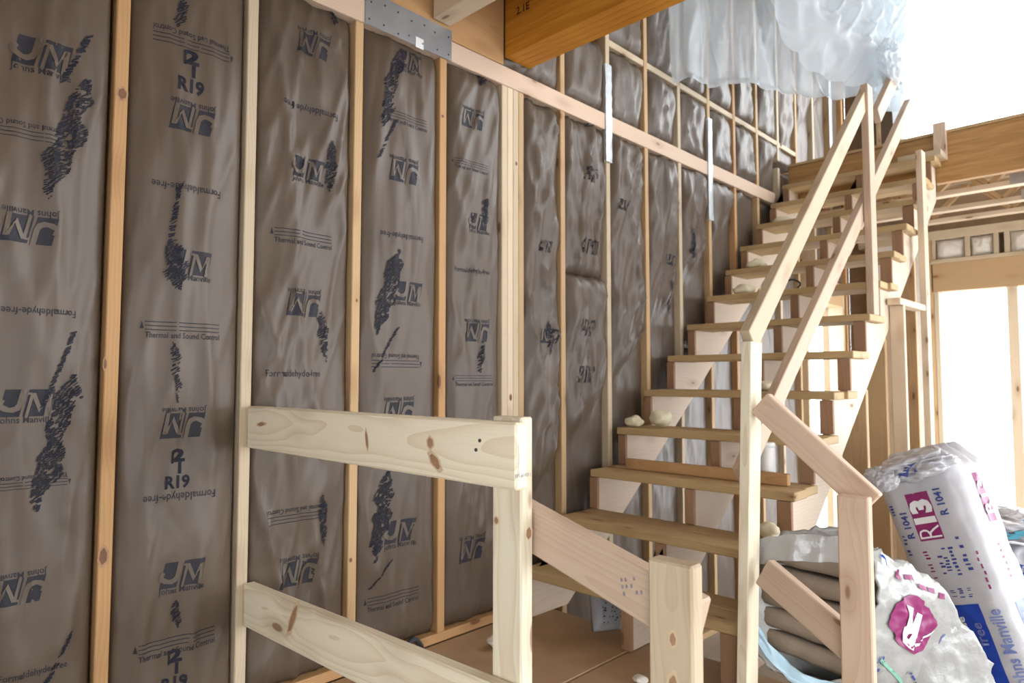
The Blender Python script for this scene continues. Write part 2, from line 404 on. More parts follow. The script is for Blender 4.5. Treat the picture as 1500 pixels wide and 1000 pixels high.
for x0, x1, z0, z1 in ((3.048, 3.108, 2.93, 3.50), (4.236, 4.300, 2.80, 3.52), (6.635, 6.71, 3.52, 5.0)):
    V = []; Fc = []
    nz = 24
    for j in range(nz + 1):
        z = z0 + (z1 - z0) * j / nz
        for q in range(4):
            x = x0 + (x1 - x0) * q / 3
            yb = D - 0.004 - 0.004 - 0.004 * (1 if q in (1, 2) else 0) - 0.006 * abs(noise.noise(Vector((x * 30, z * 22, 3))))
            V.append((x, yb, z))
    for j in range(nz):
        for q in range(3): a = j * 4 + q; Fc.append((a, a + 1, a + 5, a + 4))
    b = len(V); V += [(x, D + 0.004 if y > 0 else y, z) for x, y, z in V]
    Fc += [tuple(i + b for i in f[::-1]) for f in Fc]
    raw('film_strip', V, Fc, FOIL, wall_left, smooth=True)

# ---- insulation batts
BAYS = {}
def batt_y(key, X, Z):
    x0, x1, z0, z1, amp, lump, seed, diag = BAYS[key]
    s = (X - x0) / (x1 - x0) * 2 - 1
    e = max(0.0, 1 - abs(s) ** 5)
    tz = min(1.0, min(Z - z0, z1 - Z) / 0.07); tz = max(0.0, tz); tz = 1 - (1 - tz) ** 2
    p = e ** 0.6 * (0.35 + 0.65 * tz)
    fl = 1.0
    if X > 2.33:            # held flat where the stair stands against the wall
        q = (Z - (1.0 + (X - 2.31) * 0.794)) / 0.16; q = max(0.0, min(1.0, q)); fl = 0.25 + 0.75 * q * q * (3 - 2 * q); p *= fl
    y = D + 0.045 - p * (0.055 + 0.018 * noise.noise(Vector((X * 3, Z * 1.1, seed))))
    # soft folds and sharp creases
    r1 = 1 - abs(noise.noise(Vector((X * 6.5 + diag * Z * 2.2, Z * 0.9 - diag * X * 1.5, seed + 5)))) * 2.4
    r2 = 1 - abs(noise.noise(Vector((X * 15 - diag * Z * 5.0, Z * 2.0, seed + 9)))) * 2.4
    r1 = max(0, r1) ** 2; r2 = max(0, r2) ** 3
    w = amp * (1.0 * r1 + 0.6 * r2 - 0.5)
    if lump:
        w -= lump * 0.5 * (math.sin(Z * 9.5 + seed) + 0.6 * math.sin(Z * 17 + seed * 2 + X * 6))
    return y - w * min(1.0, e * 1.3) * fl

def make_batt(key, x0, x1, z0, z1, amp, lump, seed, diag, step):
    BAYS[key] = (x0, x1, z0, z1, amp, lump, seed, diag)
    nx = max(10, int((x1 - x0) / step)); nz = max(6, int((z1 - z0) / (step * 1.5)))
    V = []; Fc = []
    for j in range(nz + 1):
        Z = z0 + (z1 - z0) * j / nz
        for i in range(nx + 1):
            t = i / nx; t = t + 0.10 * math.sin(2 * math.pi * t) / (2 * math.pi) * -1
            X = x0 + (x1 - x0) * t
            V.append((X, batt_y(key, X, Z), Z))
    for j in range(nz):
        for i in range(nx):
            a = j * (nx + 1) + i; Fc.append((a, a + 1, a + nx + 2, a + nx + 1))
    # closed body: back face and rim
    n = len(V); k = nx + 1
    ring = [i for i in range(k)] + [j * k + nx for j in range(1, nz + 1)] + [nz * k + i for i in range(nx - 1, -1, -1)] + [j * k for j in range(nz - 1, 0, -1)]
    for i in ring: V.append((V[i][0], D + 0.135, V[i][2]))
    m = len(ring)
    for q in range(m): Fc.append((ring[q], n + q, n + (q + 1) % m, ring[(q + 1) % m]))
    Fc.append(tuple(n + q for q in range(m)))
    return raw('insulation_batt', V, Fc, FACING, wall_left, smooth=True)

batts = {}
e = 0.0005
E1 = [(0.208, 0.577), (0.615, 0.986), (1.026, 1.410), (1.448, 1.846), (1.886, 2.226)]
low = [0.04, 0.04, 0.64, 0.64, 0.64]
for i, (a, b) in enumerate(E1):
    batts[i] = make_batt(i, a + e, b - e, low[i], BAND0 - 0.002, (0.014, 0.013, 0.019, 0.011, 0.017)[i], 0, 3.1 + i * 7, (0.25, 0.35, 0.8, 0.3, 0.6)[i], (0.012, 0.012, 0.0125, 0.0135, 0.0135)[i])
make_batt('outer', -0.212, 0.17 - e, 0.04, BAND0 - 0.002, 0.01, 0, 91, 0.3, 0.03)
bx = [2.381] + [x for x in tall]
for i in range(len(bx) - 1):
    a = bx[i] + (0.038 if i else 0.0) + e; b = bx[i + 1] - e
    key = 5 + i
    if b < 5.45:
        cuts = [0.64 if i == 0 else 0.04, BAND0 - 0.002]
        if i in (1, 4): cuts = [0.04, 2.26 if i == 1 else 1.9, BAND0 - 0.002]
    else: cuts = [2.625 if b > 6.1 else 0.04, 3.43]
    if b > 6.1 and a < 5.95: cuts = []
    for q in range(len(cuts) - 1):
        o = make_batt((key, q), a, b, cuts[q], cuts[q + 1], 0.032 if i < 4 else 0.028, 0.010 if i not in (0,) else 0.006, 11 + i * 5 + q, (0.9, -0.6, 1.0, 0.8)[i % 4], 0.017 if i < 5 else 0.025)
        batts[(key, q)] = o
    ups = [BAND1 + 0.002, 3.62, 5.6] if b < 5.75 else [3.51, 5.6]
    for q in range(len(ups) - 1):
        make_batt((key, 'u', q), a, b, ups[q] if q == 0 else 3.664, ups[q + 1], 0.020, 0.016, 50 + i * 5 + q, (0.9, -0.6, 1.0, 0.8)[(i + q) % 4], 0.022)
# short upper batts over the posts, left of the first tall stud
make_batt('over_post', 2.24, 2.66 - e, BAND1 + 0.002, 5.0, 0.02, 0.016, 77, 0.8, 0.022)

# ---- prints on the facing
def J_M():
    # dark slanted blocks (hook of the J and the bowl of the M left open)
    left = [(-0.50, -0.30), (-0.13, -0.30), (-0.01, 0.30), (-0.38, 0.30)]
    right = [(-0.07, -0.30), (0.43, -0.30), (0.54, 0.30), (0.05, 0.30)]
    J = [[(-0.10, 0.32), (0.00, 0.32), (-0.06, -0.02), (-0.17, -0.02)], [(-0.17, -0.02), (-0.06, -0.02), (-0.12, -0.15), (-0.24, -0.21), (-0.40, -0.18), (-0.52, -0.10), (-0.53, 0.02), (-0.45, 0.10), (-0.38, 0.06), (-0.42, -0.03), (-0.30, -0.10), (-0.22, -0.08)]]
    M = [[(-0.03, -0.31), (0.03, -0.31), (0.14, 0.20), (0.08, 0.22)], [(0.08, 0.22), (0.17, 0.22), (0.28, -0.10), (0.24, -0.22)], [(0.24, -0.22), (0.28, -0.10), (0.47, 0.18), (0.38, 0.18)], [(0.33, -0.31), (0.42, -0.31), (0.49, 0.19), (0.40, 0.19)], [(0.01, 0.18), (0.10, 0.18), (0.10, 0.23), (0.02, 0.23)]]
    return poly_unit([left, right]), poly_unit(J + M, 0.10)
DARK, OPEN = J_M()
def R19():
    vs, fs, h = text_unit('R19', 0.035); v2, f2, h2 = text_unit('2', 0.05)
    V = []; Fc = []
    def put(v, f, sx, sy, cx, cy):
        b = len(V); V.extend((cx + x * sx, cy + y * sy) for x, y in v); Fc.extend(tuple(b + i for i in q) for q in f)
    put(v2, f2, 0.62, 0.42, 0, 0.75); put(vs, fs, 1.1, 1.25, 0, -0.5)
    b = len(V); V.extend([(0.02, -0.12), (0.16, -0.12), (0.16, 0.42), (0.02, 0.42)]); Fc.append((b, b + 1, b + 2, b + 3))
    b = len(V); V.extend([(-0.30, 0.38), (-0.22, 0.38), (-0.22, 0.95), (-0.30, 0.95)]); Fc.append((b, b + 1, b + 2, b + 3))
    return V, Fc
NUM = R19()
def rules():
    P = []
    for k in range(3): P.append([(-0.5, 0.03 + 0.055 * k), (0.5, 0.03 + 0.055 * k), (0.5, 0.043 + 0.055 * k), (-0.5, 0.043 + 0.055 * k)])
    P.append([(-0.56, 0.05), (-0.51, 0.05), (-0.535, 0.15)])
    return poly_unit(P, 0.1)
RULES = rules()
def key_for(bay, X, Z):
    if bay in BAYS: return bay
    for q in range(2):
        k = (bay, q)
        if k in BAYS and BAYS[k][2] + 0.02 < Z < BAYS[k][3] - 0.02: return k
    return (bay, 0)
def print_on(bay, kind, X, Z, w, rot):
    key = key_for(bay, X, Z); x0, x1 = BAYS[key][0] + 0.012, BAYS[key][1] - 0.012
    def surf(x, z, lift):
        x = min(max(x, x0), x1); return (x, batt_y(key, x, z) - 0.0012 - lift, z)
    pb = batts[key]; r = math.radians(rot)
    if kind == 'logo':
        lay('logo_print', [(*DARK, INK2, 0.0), (*OPEN, FACING2, 0.0022)], surf, pb, r, w * 0.95, (X, Z), 1.0)
        if bay < 5:
            v, f, h = text_unit('Johns Manville', 0.012)
            dz = -0.37 * w * (1 if rot == 0 else -1)
            lay('caption_print', [(v, f, INK2, 0.0)], surf, pb, r, w * 0.98, (X, Z + dz), 1.15)
    elif kind == 'cap_f':
        v, f, h = text_unit('Formaldehyde-free', 0.012)
        lay('caption_print', [(v, f, INK2, 0.0)], surf, pb, r, w, (X, Z), 1.25)
    elif kind == 'cap_r':
        v, f, h = text_unit('Thermal and Sound Control', 0.012)
        v2 = [(x, y * 1.3 - 0.035) for x, y in v]
        lay('caption_print', [(v2, f, INK2, 0.0), (*RULES, INK2, 0.0)], surf, pb, r, w, (X, Z), 1.0)
    elif kind == 'num':
        lay('size_print', [(*NUM, INK, 0.001)], surf, pb, 0, w * 0.78, (X, Z), 1.0)
def marks_on(bay, X0, Z0, X1, Z1, wd, rng):
    """Dot-matrix ink that ran into slanted rows."""
    key = key_for(bay, X0, Z0); lo, hi = BAYS[key][0] + 0.012, BAYS[key][1] - 0.012
    L = Z0 - Z1; thin = wd < 0.022
    P = []; rows = max(4, int(L / 0.0062)); sd = X0 * 31 + Z0 * 17
    for j in range(rows):
        t = (j + 0.5) / rows; z = Z0 - L * t; xc = X0 + (X1 - X0) * t
        if thin: env = wd
        else:
            # a slanted band with ragged ends, torn open here and there
            env = wd * min(1.0, 0.2 + t / 0.22, 0.12 + (1 - t) / 0.30) * (0.80 + 0.45 * noise.noise(Vector((t * 9, sd, 0))))
            xc += wd * 0.22 * noise.noise(Vector((t * 6, sd, 4)))
        n = 1 if thin else max(2, int(env / 0.009))
        for q in range(n):
            cw = env / n; cx = xc - env / 2 + cw * (q + 0.5) + rng.uniform(-0.002, 0.002)
            if rng.random() < (0.12 if thin else 0.06 + 0.5 * max(0, noise.noise(Vector((cx * 60, z * 22, sd))))): continue
            a = cw * rng.uniform(0.32, 0.62); hgt = rng.uniform(0.0016, 0.0036); sl = rng.uniform(0.2, 0.9) * a
            P.append([(cx - a, z - hgt - sl), (cx + a, z - hgt + sl), (cx + a, z + hgt + sl), (cx - a, z + hgt - sl)])
    if not P: return
    v, f = poly_unit(P, 0.05)
    def surf(x, z, lift):
        x = min(max(x, lo), hi); return (x, batt_y(key, x, z) - 0.0012 - lift, z)
    o = lay('ink_marks', [(v, f, INK, 0.0026)], surf, batts[key])
    o['kind'] = 'stuff'
PRINTS=[
(0,'logo',0.394,2.609,0.145,0),(0,'cap_s',0.381,2.527,0.148,0),(0,'cap_r',0.359,2.390,0.198,180),(0,'logo',0.384,2.110,0.136,180),(0,'cap_f',0.415,1.888,0.175,180),(0,'logo',0.392,1.635,0.130,0),(0,'cap_r',0.417,1.427,0.155,180),(0,'logo',0.394,1.133,0.120,180),(0,'cap_f',0.431,0.910,0.154,0),(1,'cap_r',0.798,2.798,0.233,180),(1,'num',0.793,2.679,0.097,180),(1,'logo',0.803,2.531,0.143,180),(1,'cap_f',0.792,2.310,0.209,180),(1,'logo',0.804,2.070,0.138,0),(1,'cap_r',0.794,1.844,0.223,0),(1,'logo',0.801,1.555,0.135,180),(1,'num',0.788,1.413,0.085,180),(1,'cap_f',0.797,1.337,0.212,180),(1,'logo',0.809,1.096,0.135,0),(1,'cap_r',0.803,0.873,0.226,0),(1,'num',0.795,0.800,0.084,180),(2,'logo',1.236,2.939,0.140,180),(2,'cap_f',1.229,2.699,0.221,180),(2,'logo',1.219,2.474,0.137,0),(2,'cap_r',1.210,2.202,0.227,0),(2,'logo',1.209,1.966,0.140,180),(2,'cap_f',1.172,1.717,0.208,0),(2,'cap_r',1.192,1.231,0.219,180),(2,'logo',1.206,1.015,0.147,180),(3,'logo',1.673,3.037,0.134,0),(3,'cap_r',1.658,2.767,0.210,0),(3,'logo',1.646,2.549,0.152,180),(3,'cap_f',1.635,2.285,0.205,180),(3,'logo',1.665,2.058,0.138,0),(3,'cap_r',1.621,1.783,0.235,180),(3,'logo',1.637,1.563,0.155,180),(3,'logo',1.642,1.093,0.154,0),(3,'cap_r',1.619,0.820,0.237,0),(4,'logo',2.026,2.876,0.134,180),(4,'cap_r',2.018,2.654,0.191,0),(4,'logo',2.061,2.414,0.127,0),(4,'cap_f',2.029,2.185,0.191,0),(4,'logo',2.055,1.909,0.142,180),(4,'cap_r',2.035,1.685,0.207,0),(4,'logo',2.034,0.947,0.155,180),(5,'logo',2.537,2.372,0.105,0),(5,'logo',2.550,1.916,0.126,180),(6,'logo',2.908,2.822,0.135,180),(6,'logo',2.885,2.422,0.145,0),(6,'logo',2.862,1.975,0.155,180),(6,'logo',2.860,1.726,0.154,0),(7,'logo',3.210,2.708,0.109,0),(7,'logo',3.256,1.368,0.123,180),(8,'logo',3.728,2.455,0.115,0),]
MARKS=[
(0,0.508,2.703,0.445,2.544,0.018),(0,0.505,2.573,0.420,2.200,0.079),(0,0.501,1.836,0.427,1.616,0.013),(0,0.501,1.714,0.423,1.338,0.073),(0,0.515,0.996,0.460,0.874,0.013),(1,0.766,2.917,0.751,2.821,0.037),(1,0.749,2.138,0.774,1.979,0.065),(1,0.765,2.315,0.745,2.138,0.016),(1,0.764,1.817,0.783,1.626,0.024),(1,0.791,1.017,0.801,0.931,0.028),(2,1.316,2.601,1.307,2.403,0.046),(2,1.275,1.951,1.295,1.763,0.041),(2,1.290,1.279,1.307,1.092,0.038),(2,1.322,3.121,1.308,3.041,0.029),(3,1.627,3.065,1.536,2.714,0.083),(3,1.603,2.760,1.518,2.584,0.017),(3,1.616,2.226,1.521,1.874,0.088),(3,1.616,1.907,1.511,1.727,0.014),(3,1.586,1.336,1.527,0.989,0.085),(3,1.610,0.986,1.506,0.890,0.013),(4,2.111,3.163,2.068,3.052,0.062),(4,2.104,2.532,2.087,2.387,0.044),(4,2.080,1.870,2.064,1.716,0.038),(4,2.078,1.379,2.057,1.245,0.038),(5,2.551,1.992,2.560,1.820,0.042),(6,2.899,3.183,2.873,3.023,0.049),(8,3.725,2.324,3.760,2.110,0.058),(9,4.019,2.721,3.976,2.487,0.072),(9,4.057,3.380,4.072,3.267,0.074),]
for a in PRINTS: print_on(*a)
_rng = random.Random(5)
for a in MARKS: marks_on(*a, _rng)

# ---- back wall with the glazed openings
wall_back = solid('wall_back', (XB + 0.14, 1.60, 0), (XB + 0.18, 2.38, 3.55), SHEATH)
tag(wall_back, 'framed end wall with bright glazed openings', kind='structure')
def wb(name, lo, hi, mat): return block(name, lo, hi, mat, wall_back)
wb('sheathing_panel', (XB + 0.14, -3.6, 2.80), (XB + 0.18, 1.60, 3.55), SHEATH)
wb('sheathing_panel', (XB + 0.14, -3.6, 5.8), (XB + 0.18, 1.83, 6.0), SHEATH); wb('sheathing_panel', (XB + 0.14, 1.83, 3.55), (XB + 0.18, 2.38, 6.0), SHEATH)
wb('header', (XB, -3.5, 2.53), (XB + 0.14, 1.60, 2.80), TAN)
wb('sill_plate', (XB - 0.01, -3.5, 2.80), (XB + 0.14, 1.60, 2.838), PALE)
wb('top_plate', (XB, -3.5, 3.03), (XB + 0.14, 2.24, 3.115), PALE)
ys = [1.56, 1.28, 1.06, 0.98, 0.62, 0.26, -0.1, -0.6]
for y in ys: wb('cripple_stud', (XB, y, 2.838), (XB + 0.14, y + 0.038, 3.03), PALE)
for a, b in ((1.318, 1.56), (1.098, 1.28), (0.658, 0.98), (0.298, 0.62)):
    V = []; Fc = []; n = 12
    for j in range(n + 1):
        for i in range(n + 1):
            s = i / n * 2 - 1; t = j / n * 2 - 1
            d = 0.05 * (1 - s ** 4) * (1 - t ** 4) + 0.02 * noise.noise(Vector((i * .5 + a * 9, j * .5, 2)))
            V.append((XB + 0.06 - d, a + 0.004 + (b - a - 0.008) * i / n, 2.842 + 0.184 * j / n))
    for j in range(n):
        for i in range(n): q = j * (n + 1) + i; Fc.append((q, q + n + 1, q + n + 2, q + 1))
    raw('insulation_stuffing', V, Fc, WOOL, wall_back, smooth=True)
for y in (1.56, 1.60): wb('jamb_stud', (XB, y - 0.019, 0.0), (XB + 0.14, y + 0.019, 2.53 if y < 1.58 else 3.03), (PALE, TAN)[y > 1.58])
for y in (1.84, 2.16): wb('stud', (XB, y - 0.019, 0.0), (XB + 0.14, y + 0.019, 3.03), TAN)
for y in (0.975, -0.6, -2.2): wb('mullion_post', (XB, y - 0.04, 0.0), (XB + 0.12, y + 0.04, 2.53), WHITEWOOD)
for y in (2.02, 1.83): wb('stud', (XB, y - 0.019, 3.5), (XB + 0.14, y + 0.019, 5.8), PALE)
V = []
for a, b in ((2.04, 2.23), (1.85, 2.0)): wb('wall_batt', (XB + 0.02, a, 3.5), (XB + 0.13, b, 5.8), FACING)
for a, b in ((1.625, 1.82), (1.86, 2.14)): wb('wall_batt', (XB + 0.02, a, 0.04), (XB + 0.13, b, 3.03), WOOL)

# unseen walls beside and behind the camera; openings placed and sized for the light
wall_right = block('wall_right', (-2.6, -3.64, 0), (-0.7, -3.5, 6.0), DRY, bev=0); tag(wall_right, 'side wall with two openings', kind='structure')
for lo, hi in (((-0.7, 0), (1.1, 0.85)), ((-0.7, 2.15), (1.1, 6.0)), ((1.1, 0), (2.1, 6.0)), ((2.1, 0), (7.2, 0.1)), ((2.1, 2.7), (4.8, 6.0)), ((4.8, 2.7), (7.2, 3.5)), ((4.8, 5.7), (7.2, 6.0)), ((7.2, 0), (XB + 0.18, 6.0))):
    block('wall_panel', (lo[0], -3.64, lo[1]), (hi[0], -3.5, hi[1]), DRY, wall_right, bev=0)
wall_front = block('wall_front', (-1.74, -3.6, 0), (-1.6, -2.6, 3.6), DRY, bev=0); tag(wall_front, 'wall behind the camera with one window opening', kind='structure')
for lo, hi in (((-2.6, 0), (0.0, 0.6)), ((-2.6, 2.4), (0.0, 3.6)), ((0.0, 0), (2.38, 3.6)), ((-3.6, 3.6), (2.38, 6.0))):
    block('wall_panel', (-1.74, lo[0], lo[1]), (-1.6, hi[0], hi[1]), DRY, wall_front, bev=0)
ceiling = block('ceiling', (-2.6, -3.6, 6.0), (XB + 0.18, 2.44, 6.1), DRY, bev=0); tag(ceiling, 'high ceiling over the stairwell', kind='structure')

# ---- upper floors: over the near room, and beyond the head of the stair
floor_upper = block('floor_upper', (-2.6, -3.6, 3.56), (2.243, 2.24, 3.58), OSB, bev=0)
tag(floor_upper, 'plywood deck of the upper floor over the near room', kind='structure')
floor_landing = block('floor_top', (5.62, -3.5, 3.482), (XB, 2.236, 3.505), TREADWOOD); tag(floor_landing, 'upper floor deck at the head of the stair', kind='structure')

# ================================================================== BEAMS AND STEEL
beam = empty('laminated_beam', (2.327, 2.2, 3.26))
tag(beam, 'orange laminated veneer beam stamped in black, crossing over the stairwell above the wall band', 'beam')
for k in range(4):
    bm_ = block('ply', (2.243 + 0.0425 * k, -3.5, 3.250), (2.2845 + 0.0425 * k, 2.236, 3.555), LVL, beam, 0.001)
def beam_surf(x, y, lift): return (2.2415 - 2.327 - lift, 1.62 - 2.2 - x, 3.36 - 3.26 + y)
v, f, h = text_unit('2.1E', 0.02)
lay('stamp', [(v, f, BLACKINK, 0.0)], lambda x, y, l: (2.2420 - 2.327 - l, x, y), beam, 0, 0.001, (0, 0))
bpy.data.objects.remove(bpy.data.objects['stamp'])
def stamp(polys, yc, zc, w):
    v, f = polys
    return lay('stamp', [(v, f, BLACKINK, 0.0008)], lambda x, y, l: (2.2430 - 2.327 - l, yc - 2.2 - x, zc - 3.26 + y), beam, 0, w)
stamp((v, f), 2.117, 3.449, 0.085)
stamp(poly_unit([[(-.5, -.2), (.1, .3), (.5, .1), (0, -.1)], [(-.2, .3), (.3, .4), (.3, .2)]]), 2.117 - 0.62, 3.449 + 0.075, 0.07)
stamp(poly_unit([[(-.5, -.2), (.3, .1), (.5, .3), (-.1, .2)]]), 2.117 - 0.88, 3.449 + 0.085, 0.08)

joist0 = block('floor_joist', (1.79, -3.4, 3.262), (1.885, 2.225, 3.555), WHITEWOOD)
tag(joist0, 'pale floor joist resting on the wall band just left of the orange beam', 'joist')
for x in (1.35, 0.94):
    j = block('floor_joist', (x, -3.4, 3.262), (x + 0.045, 2.225, 3.555), WHITEWOOD)
    tag(j, 'pale floor joist overhead to the left of the steel tie plate' if x > 1.2 else 'pale floor joist overhead above the second and third wall studs', 'joist')
rimj = block('rim_joist', (-2.5, 2.236, 3.212), (2.236, 2.276, 3.555), ORANGE); tag(rimj, 'dark orange rim joist above the wall band behind the joist ends', 'joist')
# steel strap: the thing lies on the face of the wall band
tp = empty('tie_plate', (1.46, D - 0.006, 3.10)); tag(tp, 'galvanised steel tie plate nailed over the wall band above two studs', 'metal plate')
block('plate', (1.452, D - 0.0095, 3.112), (1.902, D - 0.0055, 3.252), GALV, tp, 0.001)
rg = random.Random(3)
for i in range(14):
    x = 1.475 + 0.40 * (i % 7) / 6 + rg.uniform(-.01, .01); z = 3.135 + 0.08 * (i // 7) + rg.uniform(-.008, .008)
    bm = bmesh.new(); bmesh.ops.create_cone(bm, cap_ends=True, segments=8, radius1=0.0045, radius2=0.0035, depth=0.003)
    from_bm('nail_head', bm, STEEL, tp, Matrix.Translation((x, D - 0.0105, z)) @ Matrix.Rotation(HP, 4, 'X'))
block('paper_tag', (1.70, D - 0.0115, 3.105), (1.742, D - 0.0100, 3.150), WHITEP, tp, 0)

rim = empty('rim_beam', (5.66, 1.0, 3.12)); tag(rim, 'long laminated rim beam carrying the upper floor right of the stair head', 'beam')
block('ply', (5.632, -3.4, 3.125), (5.655, 2.232, 3.480), RIMLVL, rim, 0.001); block('ply', (5.656, -3.4, 3.125), (5.690, 2.232, 3.480), RIMLVL, rim, 0.001)
block('block', (5.587, 1.085, 3.282), (5.630, 1.165, 3.56), PINK, rim)
for i, x in enumerate((6.02, 6.58, 7.02)):
    t = empty('floor_truss', (x, 0, 3.115))
    tag(t, ('open web floor truss directly behind the rim beam', 'middle open web floor truss under the upper floor', 'open web floor truss nearest the glazed end wall')[i], 'truss', 'floor trusses')
    block('chord', (x, -3.4, 3.118), (x + 0.089, 2.22, 3.156), WHITEWOOD, t); block('chord', (x, -3.4, 3.438), (x + 0.089, 2.22, 3.476), WHITEWOOD, t)
    for k in range(9):
        y = 2.1 - k * 0.6
        board('web', (x + 0.045, y, 3.160), (x + 0.045, y - 0.28, 3.434), 0.060, 0.038, TAN, t, (1, 0, 0))
        board('web', (x + 0.045, y - 0.32, 3.434), (x + 0.045, y - 0.58, 3.160), 0.060, 0.038, TAN, t, (1, 0, 0))
    for k in (0, 1): block('gusset', (x - 0.003, 0.62 - k * 1.2, 3.120), (x - 0.0005, 0.78 - k * 1.2, 3.20), GALV, t, 0)

# ================================================================== STAIR LANDING
land = empty('stair_landing', (1.75, 1.6, 0.6)); tag(land, 'plywood landing platform at the foot of the long stair', 'landing')
block('plywood_sheet', (1.095, 1.62, 0.577), (2.50, 2.228, 0.598), OSB, land); block('plywood_sheet', (1.095, 0.965, 0.575), (2.50, 1.614, 0.5955), OSB, land)
block('rim_board', (1.095, 0.965, 0.335), (1.133, 2.228, 0.574), PALE, land); block('rim_board', (2.462, 0.965, 0.335), (2.50, 2.228, 0.574), PALE, land)
block('rim_board', (1.135, 0.965, 0.335), (2.46, 1.003, 0.574), PALE, land)
for (x, y) in ((1.14, 1.01), (2.42, 1.01), (1.14, 2.18), (2.42, 2.18)): block('leg', (x, y, 0), (x + 0.038, y + 0.038, 0.334), TAN, land)

# ================================================================== LONG STAIR
RUN, RISE, X0, Z0 = 0.2575, 0.2045, 2.311, 0.820
NT = 13
def tx(k): return X0 + RUN * k
def tz(k): return Z0 + RISE * k
stair = empty('staircase', (2.35, 1.66, 0.6)); tag(stair, 'long open riser timber staircase climbing beside the insulated wall', 'staircase')
def stringer_pts():
    P = [(tx(0) + 0.03, 0.6), (tx(0) + 0.03, tz(0) - 0.038)]
    for k in range(NT):
        P.append((tx(k + 1) + 0.03, tz(k) - 0.038)); P.append((tx(k + 1) + 0.03, min(tz(k + 1) - 0.038, 3.44)))
    P.append((5.622, 3.44)); 
    sl = RISE / RUN; off = 0.145 * math.sqrt(1 + sl * sl)
    zl = lambda x: tz(0) - 0.038 + (x - (tx(1) + 0.03)) * sl - off
    P = P[:-2]; P.append((5.622, tz(NT - 1) - 0.038)); P.append((5.622, zl(5.622)))
    xb = (0.6 - zl(0)) / sl
    P.append((xb, 0.6))
    return P
SP = stringer_pts()
def under(x):
    sl = RISE / RUN; return tz(0) - 0.038 + (x - (tx(1) + 0.03)) * sl - 0.145 * math.sqrt(1 + sl * sl)
STRING = wood('stringer_fir', (0.64, 0.53, 0.42), (0.53, 0.40, 0.29), freq=100, contrast=0.6, knots=0.08, vary=0.04)
for y in (2.155, 1.60, 1.165): prism('stringer', SP, y, y + 0.038, STRING, stair)
# darker saw-cut riser edges of the notches are added as thin boxes after the treads
for k in range(NT):
    for q in range(2):
        xa = tx(k) + q * 0.143 + 0.0
        dz = 0.0015 * ((k * 3 + q * 5) % 3 - 1)
        y1 = 2.200 - 0.006 * ((k + q) % 3); y0 = 1.118 + 0.008 * ((k * 2 + q) % 3)
        block('tread', (xa, y0, tz(k) - 0.038 + 0.001 + max(dz, 0)), (min(xa + 0.139, 5.622), y1, tz(k) + max(dz, 0)), TREADWOOD, stair, 0.004)
# thin brown boxes added to stand in for the stringers' saw-cut faces
for k in range(NT):
    for y in (2.155, 1.60, 1.165):
        zb = tz(k - 1) + 0.004 if k else 0.602
        zt = min(tz(k) - 0.040, 3.44)
        block('saw_cut_face', (tx(k) + 0.008, y - (0.02 if y < 1.3 else 0.006), zb), (tx(k) + 0.029, y + 0.042, zt), BROWN, stair, 0.002)

wu = block('wall_under_stair', (3.60, 1.168, 0.0), (5.25, 1.30, 0.038), TAN); tag(wu, 'stud partition carrying the underside of the stair', kind='structure')
for x in (3.924, 4.29, 4.594, 4.98):
    block('stud', (x, 1.17, 0.04), (x + 0.038, 1.30 if x != 4.594 else 1.27, under(x) - 0.006), WHITEWOOD if x == 4.594 else TAN, wu)
block('stud', (4.86, 1.078, 0.0), (4.949, 1.115, 3.17), WHITEWOOD, wu)
block('sill', (4.30, 1.085, 2.13), (4.858, 1.155, 2.168), WHITEWOOD, wu); block('stud', (4.36, 1.085, 0.0), (4.398, 1.160, 2.128), WHITEWOOD, wu)

# rails and posts of the long stair
hr = empty('stair_guard', (2.29, 1.06, 0.3)); tag(hr, 'tall stair guard of leaning newel post and two sloping rails', 'railing')
board('newel_post', (2.284, 1.090, 0.602), (2.305, 1.058, 1.832), 0.089, 0.038, CREAM, hr, (1, 0, 0))
board('top_rail', (2.305, 1.072, 1.835), (4.045, 1.165, 3.300), 0.038, 0.089, PALE, hr, (0, 1, 0))
board('mid_rail', (2.46, 1.185, 1.33), (5.06, 1.190, 3.545), 0.038, 0.089, PINK, hr, (0, 1, 0))
board('mid_post', (4.005, 1.146, tz(6) + 0.002), (4.005, 1.146, 3.33), 0.038, 0.089, PINK, hr, (0, 1, 0))
board('upper_rail', (4.33, 1.19, 3.265), (4.80, 1.19, 3.70), 0.038, 0.089, PINK, hr, (0, 1, 0))

# ================================================================== NEAR GUARDRAIL
gr = empty('landing_guardrail', (1.03, 1.6, 0.0)); tag(gr, 'knotty pale pine guardrail with two boards and a post in front of the wall', 'railing')
top = board('top_rail', (1.029, D - 0.004, 1.539), (1.029, 0.974, 1.539), 0.038, 0.140, CREAM, gr, (1, 0, 0), 0.005)
low = board('lower_rail', (1.029, D - 0.004, 0.950), (1.029, 1.00, 0.990), 0.038, 0.140, CREAM, gr, (1, 0, 0), 0.005)
board('post', (1.067, 1.042, 0.0), (1.067, 1.040, 1.618), 0.038, 0.089, CREAM, gr, (1, 0, 0), 0.004)
def sub(name, me_obj, parent): return me_obj
tagm = block('end_label', (1.0175, 0.9715, 1.500), (1.0345, 0.9735, 1.566), WHITEP, gr, 0); tagm['label'] = 'white label stapled on the end grain'
bars = []
for k in range(9):
    bars.append([(-0.5 + k * 0.11, -0.5), (-0.5 + k * 0.11 + (0.03, 0.06, 0.04)[k % 3], -0.5), (-0.5 + k * 0.11 + (0.03, 0.06, 0.04)[k % 3], 0.5), (-0.5 + k * 0.11, 0.5)])
lay('bar_print', [(*poly_unit(bars, 0.6), GREYINK, 0.0)], lambda x, y, l: (y * 0.15 * 0.06 / 0.06, -0.0012, x), tagm, 0, 0.05)
